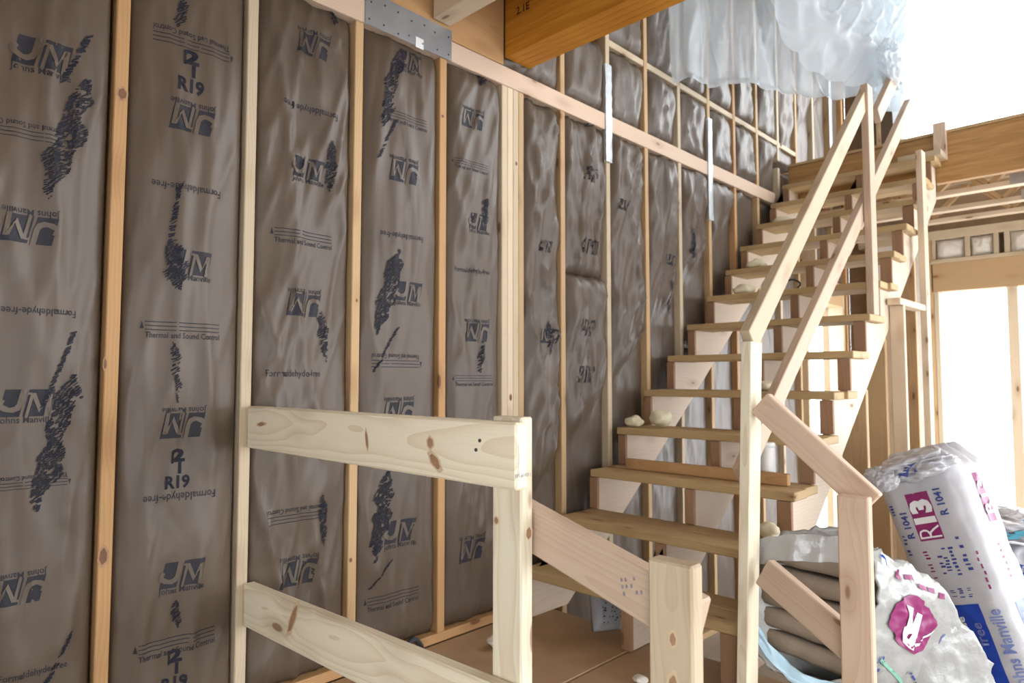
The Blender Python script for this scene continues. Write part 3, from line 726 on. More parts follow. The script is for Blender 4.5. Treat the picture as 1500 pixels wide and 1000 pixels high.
def knot(parent, pos, w, h, axis='x', tilt=0.0, halo_m=KNOTHALO, core_m=KNOT):
    ring = [(0.5 * math.cos(i * math.pi / 8) * (1 + 0.12 * math.sin(i * 2.3)), 0.5 * math.sin(i * math.pi / 8) * (1 + 0.10 * math.cos(i * 1.7))) for i in range(16)]
    halo = poly_unit([[(x * 1.5, y * 1.4) for x, y in ring]], 0.6); core = poly_unit([ring], 0.6)
    o = parent.matrix_basis.translation
    f = (lambda x, y, l: (pos[0] - o[0] - l, pos[1] - o[1] - x, pos[2] - o[2] + y)) if axis == 'x' else (lambda x, y, l: (pos[0] - o[0] + x, pos[1] - o[1] - l, pos[2] - o[2] + y))
    lay('knot', [(*halo, halo_m, 0.0006), (*core, core_m, 0.0011)], f, parent, tilt, w, (0, 0), h / w)
for y, z, w, h, t in ((2.13, 1.553, 0.05, 0.011, 0.1), (1.52, 1.54, 0.010, 0.045, 0.2), (1.255, 1.55, 0.020, 0.024, 0.3), (1.237, 1.508, 0.045, 0.022, -0.7), (1.90, 0.985, 0.022, 0.10, -0.5)): knot(gr, (1.010, y, z), w, h, 'x', t)
for x, z, w, h in ((0.602, 2.564, 0.022, 0.032), (0.592, 1.185, 0.020, 0.045), (0.580, 1.745, 0.008, 0.03), (1.434, 2.004, 0.008, 0.012), (1.422, 1.018, 0.010, 0.014), (1.858, 2.853, 0.012, 0.012), (2.286, 1.613, 0.012, 0.025), (2.325, 2.75, 0.010, 0.016)): knot(wall_left, (x, D - 0.0004, z), w, h, 'y', 0, KNOT, KNOTDARK)
knot(gr, (1.0478, 1.070, 1.39), 0.012, 0.014); knot(gr, (1.072, 0.9965, 1.37), 0.016, 0.024, 'y')
def nail(x, y, z, parent, ax):
    bm = bmesh.new(); bmesh.ops.create_cone(bm, cap_ends=True, segments=10, radius1=0.0042, radius2=0.0036, depth=0.003)
    R = Matrix.Rotation(HP, 4, 'Y') if ax == 'x' else Matrix.Rotation(HP, 4, 'X')
    from_bm('nail_head', bm, STEEL, parent, Matrix.Translation((x, y, z)) @ R)
nail(1.0093, 1.083, 1.566, gr, 'x'); nail(1.0093, 1.095, 1.545, gr, 'x')

lh = empty('lower_handrail', (1.1, 0.8, 0.0)); tag(lh, 'short sloping handrail ending at a stubby knotty post', 'railing')
board('post', (1.079, 0.646, 0.0), (1.079, 0.646, 1.376), 0.038, 0.089, PALE, lh, (1, 0, 0), 0.004)
for y, z, w, h in ((0.640, 1.245, 0.012, 0.022), (0.640, 1.16, 0.020, 0.045), (0.66, 1.05, 0.016, 0.03)): knot(lh, (1.0598, y, z), w, h)
rl = board('rail', (1.118, 1.075, 1.387), (1.118, 0.618, 1.260), 0.038, 0.100, PINK, lh, (1, 0, 0), 0.004)
rg = random.Random(11); P = []
for r_ in range(3):
    for q in range(5):
        if rg.random() < 0.25: continue
        x = -0.5 + q * 0.22 + rg.uniform(-.03, .03); y = 0.3 - r_ * 0.28
        P.append([(x, y), (x + 0.12, y + rg.uniform(-.04, .04)), (x + 0.12, y + 0.15), (x + 0.03, y + 0.17)])
lay('grade_stamp', [(*poly_unit(P, 0.3), GREYINK, 0.0)], lambda x, y, l: (1.0985 - 1.1, 0.752 - 0.8 - x, 1.30 + y), lh, 0.27, 0.045)

rh = empty('far_lower_handrail', (2.2, 0.75, 0.0)); tag(rh, 'sloping handrail and brace running down from the newel to a short post by the bags', 'railing')
board('post', (2.184, 0.6925, 0.0), (2.184, 0.6925, 1.350), 0.038, 0.089, PINK, rh, (1, 0, 0), 0.004)
board('rail', (2.289, 1.022, 1.618), (2.289, 0.675, 1.312), 0.038, 0.089, PINK, rh, (1, 0, 0), 0.004)
board('brace', (2.289, 1.022, 1.042), (2.225, 0.690, 0.865), 0.038, 0.100, PINK, rh, (1, 0, 0), 0.004)

# ================================================================== LOOSE THINGS ON THE STAIR
sb = block('lumber_offcut', (2.965, 1.21, tz(2) + 0.003), (2.997, 2.06, tz(2) + 0.055), ORANGE); tag(sb, 'long orange lumber offcut lying at the back of the third tread', 'board')
def lump(name, c, r, seed, label, mat, cat, group=None, flat=0.8):
    bm = bmesh.new(); bmesh.ops.create_icosphere(bm, subdivisions=3, radius=1)
    for v_ in bm.verts:
        n_ = 1 + 0.35 * noise.noise(v_.co * 1.3 + Vector((seed, 0, 0))) + 0.15 * noise.noise(v_.co * 3.1 + Vector((0, seed, 0)))
        v_.co = Vector((v_.co.x * r[0] * n_, v_.co.y * r[1] * n_, v_.co.z * r[2] * n_))
    mn = min(v_.co.z for v_ in bm.verts)
    for v_ in bm.verts: v_.co.z -= mn
    o = from_bm(name, bm, mat, None, Matrix.Translation(c), True); tag(o, label, cat, group); return o
fz = lambda k: tz(k) + 0.003
lump('foam_scrap', (3.16, 2.13, fz(3)), (0.045, 0.052, 0.030), 1, 'yellowish foam lump on the fourth tread, the one nearest the wall', FOAM, 'foam')
lump('foam_scrap', (3.20, 1.99, fz(3)), (0.050, 0.065, 0.042), 4, 'larger pale foam lump on the fourth tread, further from the wall', FOAM, 'foam')
lump('foam_scrap', (4.25, 2.00, fz(7)), (0.06, 0.07, 0.034), 8, 'pale foam lump on a middle tread beside the wall, lower one', FOAM, 'foam')
lump('foam_scrap', (4.50, 2.02, fz(8)), (0.055, 0.07, 0.034), 12, 'pale foam lump one tread above the other middle lump by the wall', FOAM, 'foam')
lump('foam_scrap', (5.03, 2.05, fz(10)), (0.05, 0.07, 0.03), 15, 'pale foam lump high on the stair beside the wall', FOAM, 'foam')
lump('foam_scrap', (3.46, 1.52, fz(4)), (0.05, 0.06, 0.025), 17, 'flat foam lump on the fifth tread next to the newel', FOAM, 'foam')
lump('foam_scrap', (2.78, 1.22, fz(1)), (0.045, 0.05, 0.035), 21, 'pale foam lump on the second tread right of the newel', FOAM, 'foam')
# white canister standing on the third tread
V = []; Fc = []; prof = [(0.0, 0.0), (0.033, 0.0), (0.036, 0.004), (0.036, 0.150), (0.034, 0.156), (0.037, 0.158), (0.037, 0.172), (0.034, 0.178), (0.0, 0.178)]
def lathe(name, prof, c, mat, parent=None, seg=20):
    V = []; Fc = []; n = len(prof)
    for i in range(seg):
        a = 2 * math.pi * i / seg
        for r_, z in prof: V.append((r_ * math.cos(a), r_ * math.sin(a), z))
    for i in range(seg):
        for j in range(n - 1):
            a = i * n + j; b = ((i + 1) % seg) * n + j; Fc.append((a, b, b + 1, a + 1))
    o = raw(name, V, Fc, mat, parent, Matrix.Translation(c), True)
    return o
can = empty('canister', (3.075, 1.335, fz(2))); tag(can, 'small white canister standing at the back of the third tread', 'canister')
lathe('body', prof[:5], (3.043, 1.335, fz(2)), WHITEP, can); lathe('lid', prof[4:], (3.043, 1.335, fz(2)), WHITEP, can)
# wire loop on a middle tread
def tube(name, pts, r, mat, parent=None, seg=6):
    cu = bpy.data.curves.new(name, 'CURVE'); cu.dimensions = '3D'; cu.bevel_depth = r; cu.bevel_resolution = 1; cu.resolution_u = 4
    s = cu.splines.new('NURBS'); s.points.add(len(pts) - 1); s.use_endpoint_u = True; s.order_u = 3
    for p, q in zip(s.points, pts): p.co = (*q, 1)
    o = bpy.data.objects.new('tmp', cu); COL.objects.link(o)
    bpy.context.view_layer.update()
    me = bpy.data.meshes.new_from_object(o.evaluated_get(bpy.context.evaluated_depsgraph_get())); me.name = name
    bpy.data.objects.remove(o); bpy.data.curves.remove(cu)
    me.materials.clear(); me.materials.append(mat)
    return link(name, me, None, parent)
CORD = plain('black_cord', (0.03, 0.03, 0.035), 0.5, 0.4, nscale=20, nvary=0.2)
tag(tube('wire_loop', [(4.30, 1.80, fz(7) + .006), (4.28, 1.76, fz(7) + .05), (4.30, 1.70, fz(7) + .09), (4.32, 1.64, fz(7) + .05), (4.33, 1.70, fz(7) + .01), (4.29, 1.76, fz(7) + .006), (4.31, 1.64, fz(7) + .006)], 0.006, CORD), 'dark wire loop lying on a middle tread', 'wire')
cs = block('board_scrap', (5.43, 1.085, tz(12) + 0.003), (5.58, 1.36, tz(12) + 0.045), PALE); tag(cs, 'short grey board scrap on the right end of the top tread', 'board')

# leaning batt scrap on the landing
def leaning_batt():
    V = []; Fc = []; n = 10; m = 14
    for j in range(m + 1):
        for i in range(n + 1):
            s = i / n * 2 - 1; t = j / m
            x = 0.075 * s + 0.03 * t; z = 0.165 * t; y = -0.03 * (1 - s ** 4) * math.sin(math.pi * min(1, t * .96 + .04)) - 0.006 * noise.noise(Vector((s * 3, t * 5, 1)))
            V.append((x, y + 0.10 * t, z))
    k = len(V)
    V += [(x, y + 0.03 + (0.05 if 0 else 0), z) for x, y, z in V]
    for j in range(m):
        for i in range(n):
            a = j * (n + 1) + i; Fc.append((a, a + 1, a + n + 2, a + n + 1)); Fc.append((k + a, k + a + n + 1, k + a + n + 2, k + a + 1))
    for i in range(n): Fc.append((i, k + i, k + i + 1, i + 1)); a = m * (n + 1) + i; Fc.append((a, a + 1, k + a + 1, k + a))
    for j in range(m):
        a = j * (n + 1); Fc.append((a, a + n + 1, k + a + n + 1, k + a)); a += n; Fc.append((a, k + a, k + a + n + 1, a + n + 1))
    o = raw('insulation_scrap', V, Fc, BATTGREY, None, Matrix.Translation((2.46, 1.80, 0.601)) @ Matrix.Rotation(-0.5, 4, 'Z'), True)
    tag(o, 'small printed insulation scrap leaning under the lowest tread', 'insulation')
    P = []; r_ = random.Random(2)
    for q in range(40):
        x = r_.uniform(-.45, .45); y = r_.uniform(-.4, .45); P.append([(x, y), (x + r_.uniform(.05, .14), y + r_.uniform(.0, .05)), (x + .05, y + .05)])
    lay('ink_marks', [(*poly_unit(P, .3), INK, 0)], lambda x, y, l: (0.075 * x / .0625 * .7 + 0.03 * (y / .25 + .5), -0.033 * (1 - (x / .0625 * .7) ** 4) * math.sin(math.pi * min(1, (y / .25 + .5) * .96 + .04)) - 0.008 + 0.10 * (y / .25 + .5), 0.082 + y * .66), o, 0, .12, (0, 0), 1.6)['kind'] = 'stuff'
BATTGREY = plain('grey_batt_facing', (0.34, 0.34, 0.36), 0.35, 0.5, nscale=8, nvary=0.2, bump=0.4, bscale=20)
leaning_batt()
# debris on the landing along the wall
for i, (x, y, rr) in enumerate(((1.62, 2.12, .030), (1.98, 2.02, .035), (2.06, 1.95, .024), (2.12, 1.42, .022))):
    lump('insulation_tuft', (x, y, 0.598), (rr, rr * 1.3, rr * .6), 30 + i, ('white fibre tuft against the base plate under the third stud', 'white fibre tuft on the landing behind the guardrail post', 'small white tuft beside the larger one near the guardrail post', 'tiny white tuft in the middle of the landing')[i], WOOL, 'tuft')
st = tube('dark_strap', [(1.735, 2.205, 0.62), (1.70, 2.19, 0.66), (1.66, 2.175, 0.68), (1.62, 2.17, 0.645)], 0.012, CORD); tag(st, 'short dark strap lying at the wall base below the third batt', 'strap')

# ================================================================== BAGS OF INSULATION
def superell(a, n=4.5):
    c, s = math.cos(a), math.sin(a)
    r = (abs(c) ** n + abs(s) ** n) ** (-1 / n)
    return c * r, s * r

class Bag:
    """Sealed film bag: rounded box, pinched and crumpled at the top. Local x across, -y front, z up."""
    def __init__(s, w, d, h, seed, crumple=0.012, top=0.90):
        s.w, s.d, s.h, s.seed, s.cr, s.top = w, d, h, seed, crumple, top
    def sc(s, t):
        b = min(1.0, 0.82 + 3.0 * t) if t < 0.06 else 1.0
        if t > s.top: q = (t - s.top) / (1 - s.top); b *= 1 - 0.42 * q ** 1.6
        bulge = 1 + 0.03 * math.sin(t * 7 + s.seed)
        return b * bulge
    def pt(s, a, t, lift=0.0):
        x, y = superell(a); k = s.sc(t)
        p = Vector((x * s.w / 2 * k, y * s.d / 2 * k, t * s.h))
        nrm = Vector((abs(x) ** 3.5 * (1 if x > 0 else -1) / s.w, abs(y) ** 3.5 * (1 if y > 0 else -1) / s.d, 0)).normalized()
        cr = s.cr * (1 + 3.5 * max(0, (t - s.top + 0.06) / (1 - s.top + .06)))
        q = p * 7 + Vector((s.seed, 0, 0))
        dd = noise.noise(q) * cr + (max(0, 1 - abs(noise.noise(Vector((p.x * 14 + p.z * 6, p.y * 12, p.z * 9 + s.seed)))) * 3)) * cr * 0.6
        if t > s.top: dd += 0.02 * math.sin(a * 9 + s.seed) * (t - s.top) / (1 - s.top)
        return p + nrm * (dd + lift)
    def front(s, x, t, lift=0.0):
        """point on the front face, x across in metres, t height fraction"""
        u = max(-0.985, min(0.985, x / (s.w / 2 * s.sc(t))))
        v = -(1 - abs(u) ** 4.5) ** (1 / 4.5); return s.pt(math.atan2(v, u), t, lift)
    def side(s, y, t, lift=0.0):
        v = max(-0.985, min(0.985, y / (s.d / 2 * s.sc(t))))
        u = (1 - abs(v) ** 4.5) ** (1 / 4.5); return s.pt(math.atan2(v, u), t, lift)
    def build(s, name, mat, parent, M):
        na, nt = 72, 80; V = []; Fc = []
        for j in range(nt + 1):
            for i in range(na): V.append(s.pt(2 * math.pi * i / na, j / nt))
        for j in range(nt):
            for i in range(na): Fc.append((j * na + i, j * na + (i + 1) % na, (j + 1) * na + (i + 1) % na, (j + 1) * na + i))
        Fc.append(tuple(range(na))[::-1])
        tc = len(V); V.append(Vector((0, 0, s.h * 1.0)))
        for i in range(na): Fc.append((nt * na + i, nt * na + (i + 1) % na, tc))
        return raw(name, V, Fc, mat, parent, M, True)

def quad(w, h, cx=0, cy=0): return [(cx - w / 2, cy - h / 2), (cx + w / 2, cy - h / 2), (cx + w / 2, cy + h / 2), (cx - w / 2, cy + h / 2)]
def bag_text(s, bag, body, string, w, cx, cz, mat, face='front', bold=0.02, rot=HP, lift=0.005, asp=1.0, name='lettering'):
    v, f, h = text_unit(string, bold); fn = bag.front if face == 'front' else bag.side
    return lay(name, [(v, f, mat, lift)], lambda x, z, l: fn(x, z / bag.h, l), body, rot, w, (cx, cz), asp)
def bag_panel(bag, body, polys, cx, cz, mat, face='front', lift=0.0012, name='printed_panel', rot=0):
    fn = bag.front if face == 'front' else bag.side
    return lay(name, [(*poly_unit(polys, 0.02), mat, lift)], lambda x, z, l: fn(x, z / bag.h, l), body, rot, 1.0, (cx, cz))
def dashes(bag, body, cx, cz, n, length, mat, face='front', seed=0, wid=0.014):
    """rows of small type too small to read"""
    r_ = random.Random(seed); P = []
    for i in range(n):
        z = cz - length / 2 + length * (i + .5) / n
        if r_.random() < 0.2: continue
        P.append(quad(wid * r_.uniform(.6, 1), length / n * r_.uniform(.35, .7), cx + r_.uniform(-.003, .003), z))
    o = bag_panel(bag, body, P, 0, 0, mat, face, 0.0016, 'small_print'); o['kind'] = 'stuff'; return o

# ---- sealed tall bag leaning toward the stair
lean = math.atan(0.339)
def bag_matrix(base, lean, yaw):
    # local x -> -Y (to the right as seen from the landing), local -y (front) -> -X
    B = Matrix(((0, 1, 0, 0), (-1, 0, 0, 0), (0, 0, 1, 0), (0, 0, 0, 1)))
    return Matrix.Translation(base) @ Matrix.Rotation(yaw, 4, 'Z') @ Matrix.Rotation(-lean, 4, 'X') @ B
b1 = Bag(0.345, 0.30, 1.40, 2.0, 0.007, 0.915)
M1 = bag_matrix((3.42, 0.385, 0.058), lean, -0.17)
bag1 = empty('insulation_bag', (3.40, 0.424, 0.0)); tag(bag1, 'tall sealed white insulation bag with magenta R13 label, leaning toward the stair', 'bag')
body1 = b1.build('body', BAGW, bag1, M1)
bag_panel(b1, body1, [quad(0.098, 0.200)], -0.012, 1.118, MAGENTA)
bag_text(0, b1, body1, 'R', 0.050, -0.010, 1.052, WHITEINK, bold=-0.015, lift=0.006, asp=1.3)
bag_text(0, b1, body1, '13', 0.100, -0.010, 1.138, WHITEINK, bold=0.06, lift=0.006, asp=0.95)
bag_panel(b1, body1, [quad(0.075, 0.205)], 0.0, 1.15, MAGENTA, 'side')
bag_text(0, b1, body1, 'R13', 0.14, 0.0, 1.15, WHITEINK, 'side', 0.02, lift=0.006, asp=1.1)
bag_text(0, b1, body1, 'R 1041', 0.11, -0.092, 1.09, NAVY, bold=0.03, asp=1.0); bag_text(0, b1, body1, 'R 1041', 0.11, 0.075, 1.165, NAVY, bold=0.03, asp=1.0)
for i, (x, z, n_, l_) in enumerate(((-0.135, 1.16, 4, .05), (-0.13, 1.0, 7, .11), (0.012, 0.935, 8, .10), (0.040, 0.925, 8, .12), (-0.012, 0.915, 6, .08), (0.085, 0.96, 9, .16), (0.02, 0.80, 5, .04), (0.052, 0.80, 5, .04), (-0.012, 0.80, 4, .03), (-0.06, 0.92, 9, .12))):
    dashes(b1, body1, x, z, n_, l_, NAVY if i not in (9,) else MAGENTA, seed=i, wid=0.02)
dashes(b1, body1, -0.02, 0.87, 8, .2, MAGENTA, 'side', 31, 0.02); dashes(b1, body1, 0.128, 0.88, 6, .16, MAGENTA, seed=33, wid=0.008)
bag_panel(b1, body1, [quad(0.135, 0.36)], 0.0, 0.575, BLUE)
bag_text(0, b1, body1, 'Formaldehyde', 0.28, -0.015, 0.57, WHITEINK, bold=0.02, lift=0.006, asp=0.8); bag_text(0, b1, body1, 'free', 0.09, 0.03, 0.64, PALEBLUE, bold=0.02, lift=0.006)
bag_text(0, b1, body1, 'Johns Manville', 0.30, 0.115, 0.58, PALEBLUE, bold=0.015, asp=1.15)
bag_panel(b1, body1, [quad(0.15, 0.42)], 0.0, 0.53, PALEBLUE, 'side'); bag_text(0, b1, body1, 'Thermal', 0.26, 0.0, 0.54, WHITEINK, 'side', 0.015, lift=0.006)
# gathered, folded-over neck of the film
def crumple(name, c, r, seed, mat, parent, rot=0.0, fold=0.45):
    bm = bmesh.new(); bmesh.ops.create_icosphere(bm, subdivisions=5, radius=1)
    for v_ in bm.verts:
        q = v_.co
        n_ = 1 + fold * noise.noise(q * 1.4 + Vector((seed, 0, 0))) + 0.22 * (1 - abs(noise.noise(q * 3 + Vector((0, seed, 0)))) * 2.5) + 0.10 * (1 - abs(noise.noise(q * 7 + Vector((0, 0, seed)))) * 2.5)
        v_.co = Vector((q.x * r[0], q.y * r[1], q.z * r[2])) * n_
    return from_bm(name, bm, mat, parent, Matrix.Translation(c) @ Matrix.Rotation(rot, 4, 'X'), True)
nk = crumple('gathered_neck', (3.30, 0.80, 1.325), (0.12, 0.135, 0.045), 3, BAGW, bag1, -0.35)
crumple('gathered_neck', (3.20, 0.905, 1.27), (0.05, 0.06, 0.045), 9, BAGW, bag1, -0.35)
lay('neck_print', [(*poly_unit([[(-.5, -.05), (-.1, -.25), (.1, .1), (.5, .3), (.1, .25), (-.2, .0)], [(.2, -.2), (.45, -.05), (.3, .05)]], .1), NAVY, 0)], lambda x, y, l: (-0.115 - 0.02 * 0, -x, y - 0.01), nk, 0, 0.09)

# ---- torn-open bag with folded batts showing at its mouth
bag2 = empty('opened_insulation_bag', (3.0, 0.55, 0.0)); tag(bag2, 'torn open clear insulation bag slumped behind the short post, folded batts showing', 'bag')
AX = [(Vector((2.475, 0.930, 0.910)), Vector((0.085, -0.160, -0.015)), Vector((0.06, -0.02, 0.235))),
      (Vector((2.70, 0.825, 0.80)), Vector((0.14, -0.155, -0.05)), Vector((0.09, -0.075, 0.215))),
      (Vector((2.88, 0.725, 0.55)), Vector((0.16, -0.12, -0.08)), Vector((0.07, -0.13, 0.175))),
      (Vector((3.02, 0.65, 0.20)), Vector((0.17, -0.10, -0.06)), Vector((0.03, -0.15, 0.11)))]
def axis(t):
    f_ = t * 3; i = min(2, int(f_)); u = f_ - i; u = u * u * (3 - 2 * u) * 0.5 + u * 0.5
    return [AX[i][k].lerp(AX[i + 1][k], u) for k in range(3)]
def bag2_pt(a, t, lift=0.0):
    c, w, h = axis(t); x, y = superell(a, 3.2)
    p = c + w * x + h * y; n_ = (w.normalized() * x + h.normalized() * y).normalized()
    d = 0.016 * noise.noise(p * 8) + 0.016 * max(0, 1 - abs(noise.noise(Vector((p.x * 10, p.y * 16, p.z * 10)))) * 3) + 0.007 * max(0, 1 - abs(noise.noise(p * 26)) * 3)
    if t < 0.08: d += (0.08 - t) * 0.12 * (0.6 + math.sin(a * 5) * 0.4)
    return p + n_ * (d + lift)
V = []; Fc = []; na, nt = 96, 60
for j in range(nt + 1):
    for i in range(na): V.append(bag2_pt(2 * math.pi * i / na, j / nt))
for j in range(nt):
    for i in range(na): Fc.append((j * na + i, j * na + (i + 1) % na, (j + 1) * na + (i + 1) % na, (j + 1) * na + i))
Fc.append(tuple(nt * na + i for i in range(na)))
V += [bag2_pt(2 * math.pi * i / na, 0.01, -0.012) for i in range(na)] + [bag2_pt(2 * math.pi * i / na, 0.30, -0.02) for i in range(na)]
b = (nt + 1) * na
for i in range(na):
    k = (i + 1) % na
    Fc.append((i, b + i, b + k, k)); Fc.append((b + i, b + na + i, b + na + k, b + k))
raw('film', V, Fc, BAGC, bag2, None, True).matrix_basis = Matrix.Translation((-3.0, -0.55, 0))
def bag2_lay(name, polys, mat, a0, t0, sa, st, rot=0, lift=0.010):
    """laid on the shell: x runs around the girth, y along the bag"""
    return lay(name, [(*polys, mat, lift)], lambda x, y, l: bag2_pt(a0 - x * sa, t0 - y * st, l) - Vector((3.0, 0.55, 0)), bag2, rot, 1.0)
oct_ = [(0.5 * math.cos(math.radians(22.5 + 45 * i)) * (1.0 if i % 2 else 0.92), 0.5 * math.sin(math.radians(22.5 + 45 * i))) for i in range(8)]
A0 = 0.10
bag2_lay('rosette_print', poly_unit([oct_], 0.05), MAGENTA, A0, 0.215, 0.76, 0.25)
v, f, h = text_unit('R', 0.04); bag2_lay('lettering', ([(y * .55 + .08, x * .36 + .10) for x, y in v], f), WHITEINK, A0, 0.215, 0.76, 0.25, 0, 0.014)
bag2_lay('rosette_line', poly_unit([[(-.10, -.46), (-.06, -.46), (.34, -.06), (.30, -.04)]], .05), WHITEINK, A0, 0.215, 0.76, 0.25, 0, 0.014)
P = [quad(.10, .13, -.70 - .05 * (i % 2), .36 - .19 * i) for i in range(5)]
bag2_lay('small_print', poly_unit(P, .06), MAGENTA, A0, 0.215, 0.76, 0.25)['kind'] = 'stuff'
r_ = random.Random(8); P = []
for q in range(22): x = r_.uniform(-.5, .5); y = r_.uniform(-.5, .5); P.append([(x, y), (x + .12, y + .03), (x + .10, y + .12), (x + .02, y + .08)])
bag2_lay('small_print', poly_unit(P, .06), NAVY, A0 - 0.75, 0.10, 0.45, 0.10)['kind'] = 'stuff'
P = [quad(.06, .16, -.3 + .02 * i, .5 - .24 * i) for i in range(5)]
bag2_lay('small_print', poly_unit(P, .06), NAVY, A0 - 0.72, 0.36, 0.5, 0.16)['kind'] = 'stuff'
P = [[(-.5, .02), (.5, -.06), (.5, .02), (-.5, .07)]]; bag2_lay('printed_line', poly_unit(P, .05), PALEBLUE, A0 - 0.25, 0.40, 0.8, 0.20)
P = [[(-.10, .5), (.06, .0), (.30, -.6), (.38, -.6), (.14, .0), (-.02, .5)]]; bag2_lay('printed_line', poly_unit(P, .05), GREENINK, A0 - 0.62, 0.22, 0.5, 0.22)
P = [quad(.5, .12)]; bag2_lay('printed_line', poly_unit(P, .05), BLUE, A0 + 0.62, 0.06, 0.3, 0.12)
# the blue-tinted lower lip and the pale upper flap of the torn film
def ribbon(name, pts, wvec, mat, parent, thick=0.006, nw=5):
    V = []; Fc = []; pts = [Vector(p) for p in pts]; n = len(pts) * 6 - 6
    def at(u):
        f_ = u * (len(pts) - 1); i = min(len(pts) - 2, int(f_)); return pts[i].lerp(pts[i + 1], f_ - i)
    for j in range(n + 1):
        u = j / n
        for i in range(nw + 1):
            p = at(u) + Vector(wvec) * (i / nw - 0.5) + Vector((1, 0, 0.3)) * 0.012 * noise.noise(Vector((u * 7, i * .6, len(pts))))
            V.append(p)
    for j in range(n):
        for i in range(nw): a = j * (nw + 1) + i; Fc.append((a, a + 1, a + nw + 2, a + nw + 1))
    k = len(V); V += [p + Vector((thick, 0, -thick * .5)) for p in V]
    Fc += [tuple(q + k for q in f_[::-1]) for f_ in Fc]
    W = parent.matrix_basis.translation
    return raw(name, [p - W for p in V], Fc, mat, parent, None, True)
ribbon('lower_lip', [(2.355, 1.095, 0.815), (2.36, 1.05, 0.755), (2.37, 0.98, 0.690), (2.40, 0.89, 0.655), (2.45, 0.80, 0.645), (2.52, 0.72, 0.65)], (-0.02, 0.0, -0.045), BLUEFILM, bag2)
ribbon('upper_flap', [(2.355, 1.095, 1.075), (2.36, 1.04, 1.10), (2.37, 0.96, 1.12), (2.40, 0.86, 1.125), (2.45, 0.78, 1.13)], (-0.02, 0.0, -0.085), BAGC, bag2)
# folded batts stacked inside (things that sit in the bag)
bw = AX[0][1]; c0 = AX[0][0]
words = ('topmost', 'second from the top', 'third from the top', 'fourth from the top', 'lowest')
for i in range(5):
    hh = 0.070; zc = 1.052 - i * 0.081
    V = []; Fc = []; n = 20; m = 14
    for j in range(m):
        a = 2 * math.pi * j / m; yy, zz = superell(a, 4.5)
        for q in range(n + 1):
            u = q / n * 2 - 1
            sag = -(0.028 + 0.006 * i) * u
            wid = 0.174 if i not in (0,) else 0.160
            p = Vector((2.475, 0.930, zc)) + Vector((0.10, -0.205, 0)).normalized() * (u * wid * (1.0))
            dep = Vector((0.85, 0.45, 0.0)).normalized()
            k_ = 0.055 * (1 - 0.25 * abs(u) ** 6)
            p += dep * (yy * k_ + 0.045) + Vector((0, 0, zz * hh / 2 * 1.0 * (1 - 0.12 * abs(u) ** 8) + sag))
            p += Vector((1, 0.3, 0.6)) * 0.006 * noise.noise(p * 14 + Vector((i, 0, 0)))
            V.append(p)
    for j in range(m):
        for q in range(n): a = j * (n + 1) + q; b_ = ((j + 1) % m) * (n + 1) + q; Fc.append((a, a + 1, b_ + 1, b_))
    Fc.append(tuple(j * (n + 1) for j in range(m))); Fc.append(tuple(j * (n + 1) + n for j in range(m))[::-1])
    o = raw('folded_batt', V, Fc, BATTBROWN, None, None, True)
    tag(o, 'folded brown insulation batt in the torn bag, %s of the stack' % words[i], 'insulation', 'batts in the torn bag')

# ---- another bag and a heap of film further back
b3 = Bag(0.42, 0.30, 0.86, 6.0, 0.012, 0.86)
M3 = bag_matrix((4.15, 0.62, 0.03), -0.10, 0.15)
bag3 = empty('insulation_bag', (4.15, 0.62, 0)); tag(bag3, 'blue printed white bag standing behind the tall R13 bag', 'bag')
body3 = b3.build('body', BAGW, bag3, M3)
bag_panel(b3, body3, [quad(0.30, 0.34)], 0.02, 0.52, PALEBLUE); bag_panel(b3, body3, [quad(0.36, 0.06)], 0.0, 0.76, BLUE)
dashes(b3, body3, 0.08, 0.55, 8, .3, WHITEINK, seed=3, wid=.1)
hp = crumple('film_heap', (4.16, 0.56, 0.985), (0.20, 0.22, 0.060), 14, BAGW, None, 0.0, 0.5); tag(hp, 'crumpled white and teal film heap on top of the blue printed bag', 'plastic film')
TEAL = plain('teal_ink', (0.10, 0.42, 0.55), 0.4, 0.4, nscale=20, nvary=0.2)
r_ = random.Random(4); P = []
for q in range(16): x = r_.uniform(-.5, .5); y = r_.uniform(-.3, .3); P.append([(x, y), (x + .10, y + .05), (x + .07, y + .10), (x - .02, y + .05)])
lay('film_print', [(*poly_unit(P, .1), TEAL, 0)], lambda x, y, l: (-0.215 + 0.25 * x * x, -x, y * .5 + 0.02), hp, 0, 0.5)['kind'] = 'stuff'

# ================================================================== HANGING PLASTIC SHEET
sheet = empty('plastic_sheeting', (4.4, 1.6, 3.5)); tag(sheet, 'clear plastic sheeting hanging over the stairwell above the stair head', 'plastic sheet')
SO = Vector((4.4, 1.6, 3.5))
PATH = [Vector(p) for p in ((3.62, 2.16, 0), (3.80, 2.02, 0), (4.15, 1.88, 0), (4.60, 1.70, 0), (4.95, 1.42, 0), (5.15, 1.15, 0))]
def path(u):
    f_ = max(0, min(0.9999, u)) * (len(PATH) - 1); i = int(f_); t = f_ - i
    p0 = PATH[max(0, i - 1)]; p1 = PATH[i]; p2 = PATH[i + 1]; p3 = PATH[min(len(PATH) - 1, i + 2)]
    return 0.5 * ((2 * p1) + (p2 - p0) * t + (2 * p0 - 5 * p1 + 4 * p2 - p3) * t * t + (3 * p1 - p0 - 3 * p2 + p3) * t ** 3)
def pnorm(u): d = (path(min(.999, u + .01)) - path(max(0, u - .01))).normalized(); return Vector((d.y, -d.x, 0)) * (1 if (d.y * -0.72 + -d.x * -0.70) > 0 else -1)
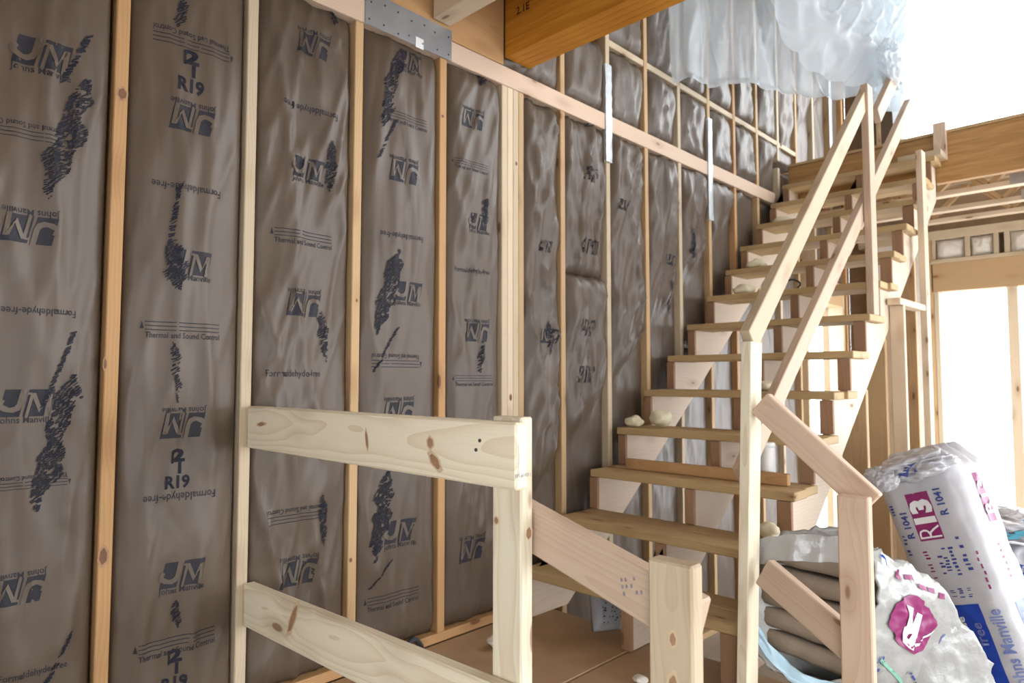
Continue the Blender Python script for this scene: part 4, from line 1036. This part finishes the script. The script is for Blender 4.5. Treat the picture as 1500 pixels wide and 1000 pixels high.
def sheet_mesh(name, nu, nv, fn, mat):
    V = []; Fc = []
    for j in range(nv + 1):
        for i in range(nu + 1): V.append(fn(i / nu, j / nv) - SO)
    for j in range(nv):
        for i in range(nu): a = j * (nu + 1) + i; Fc.append((a, a + 1, a + nu + 2, a + nu + 1))
    return raw(name, V, Fc, mat, sheet, None, True)
def back_fn(u, v):
    zb = 3.50 + 0.14 * u + 0.012 * math.sin(u * 26) + (0.02 if u < 0.02 else 0)
    z = zb + (5.2 - zb) * v
    n_ = pnorm(u)
    d = 0.075 * math.sin(u * 21 + 0.9 * v + 1.5 * noise.noise(Vector((u * 3, v * 2, 8)))) * (0.5 + v) * (1 if u < 0.5 else 0.5) + 0.03 * noise.noise(Vector((u * 9, v * 5, 1)))
    d += 0.05 * max(0, 1 - abs(noise.noise(Vector((u * 11 + v * 1.2, v * 1.5, 7)))) * 3)
    if v < 0.05: d += 0.05 * (1 - v / 0.05) ** 2 + (0.03 if 0.1 < u < 0.5 else 0) * math.sin(v / 0.05 * 6)
    p = path(u) + n_ * d; p.z = z; return p
sheet_mesh('hanging_sheet', 130, 60, back_fn, FILM)
def swag_fn(u, v):
    uu = 0.33 + 0.64 * u
    q = u - 0.68
    hem = 3.63 + (3.3 * (-q) ** 3.6 if q < 0 else 5.0 * q * q)
    z = hem + (5.2 - hem) * v
    n_ = pnorm(uu)
    d = 0.10 + 0.26 * math.sin(math.pi * min(1, u * 1.02)) * (1 - v) ** 0.7 * (1 - max(0, 0.12 - v) / 0.12 * 0.75)
    fan = math.atan2(z - 3.55, (u - 1.0) * 1.4)
    d += 0.022 * math.sin(fan * 26 + 2 * noise.noise(Vector((u * 5, v * 4, 2)))) * min(1, abs(u - 1.0) * 3 + .2)
    d += 0.016 * math.sin(u * 70 + v * 9) * math.exp(-((v - .42) / .22) ** 2) + 0.05 * noise.noise(Vector((u * 4, v * 5, 3))) + 0.05 * max(0, 1 - abs(noise.noise(Vector((u * 8 - v * 5, v * 9, 5)))) * 3)
    p = path(uu) + n_ * d; p.z = z; return p
sheet_mesh('swag_fold', 150, 80, swag_fn, FILM2)
def tail_fn(u, v):
    a = Vector((4.95, 1.40, 0)); b_ = Vector((5.42, 1.26, 0)); p = a.lerp(b_, u)
    zb = 3.62 - 0.10 * u + 0.03 * math.sin(u * 17); p.z = zb + (5.2 - zb) * v
    p += Vector((-.5, -.8, 0)) * (0.06 * math.sin(u * 24 + v * 2) + 0.05 * noise.noise(Vector((u * 6, v * 6, 9)))); return p
sheet_mesh('hanging_sheet', 60, 50, tail_fn, FILM2)
crumple('bunched_end', tuple(Vector((4.72, 1.19, 3.72)) - SO), (0.16, 0.06, 0.12), 23, FILM2, sheet, 0.3, 0.5).matrix_basis = Matrix.Translation(Vector((4.72, 1.19, 3.70)) - SO)
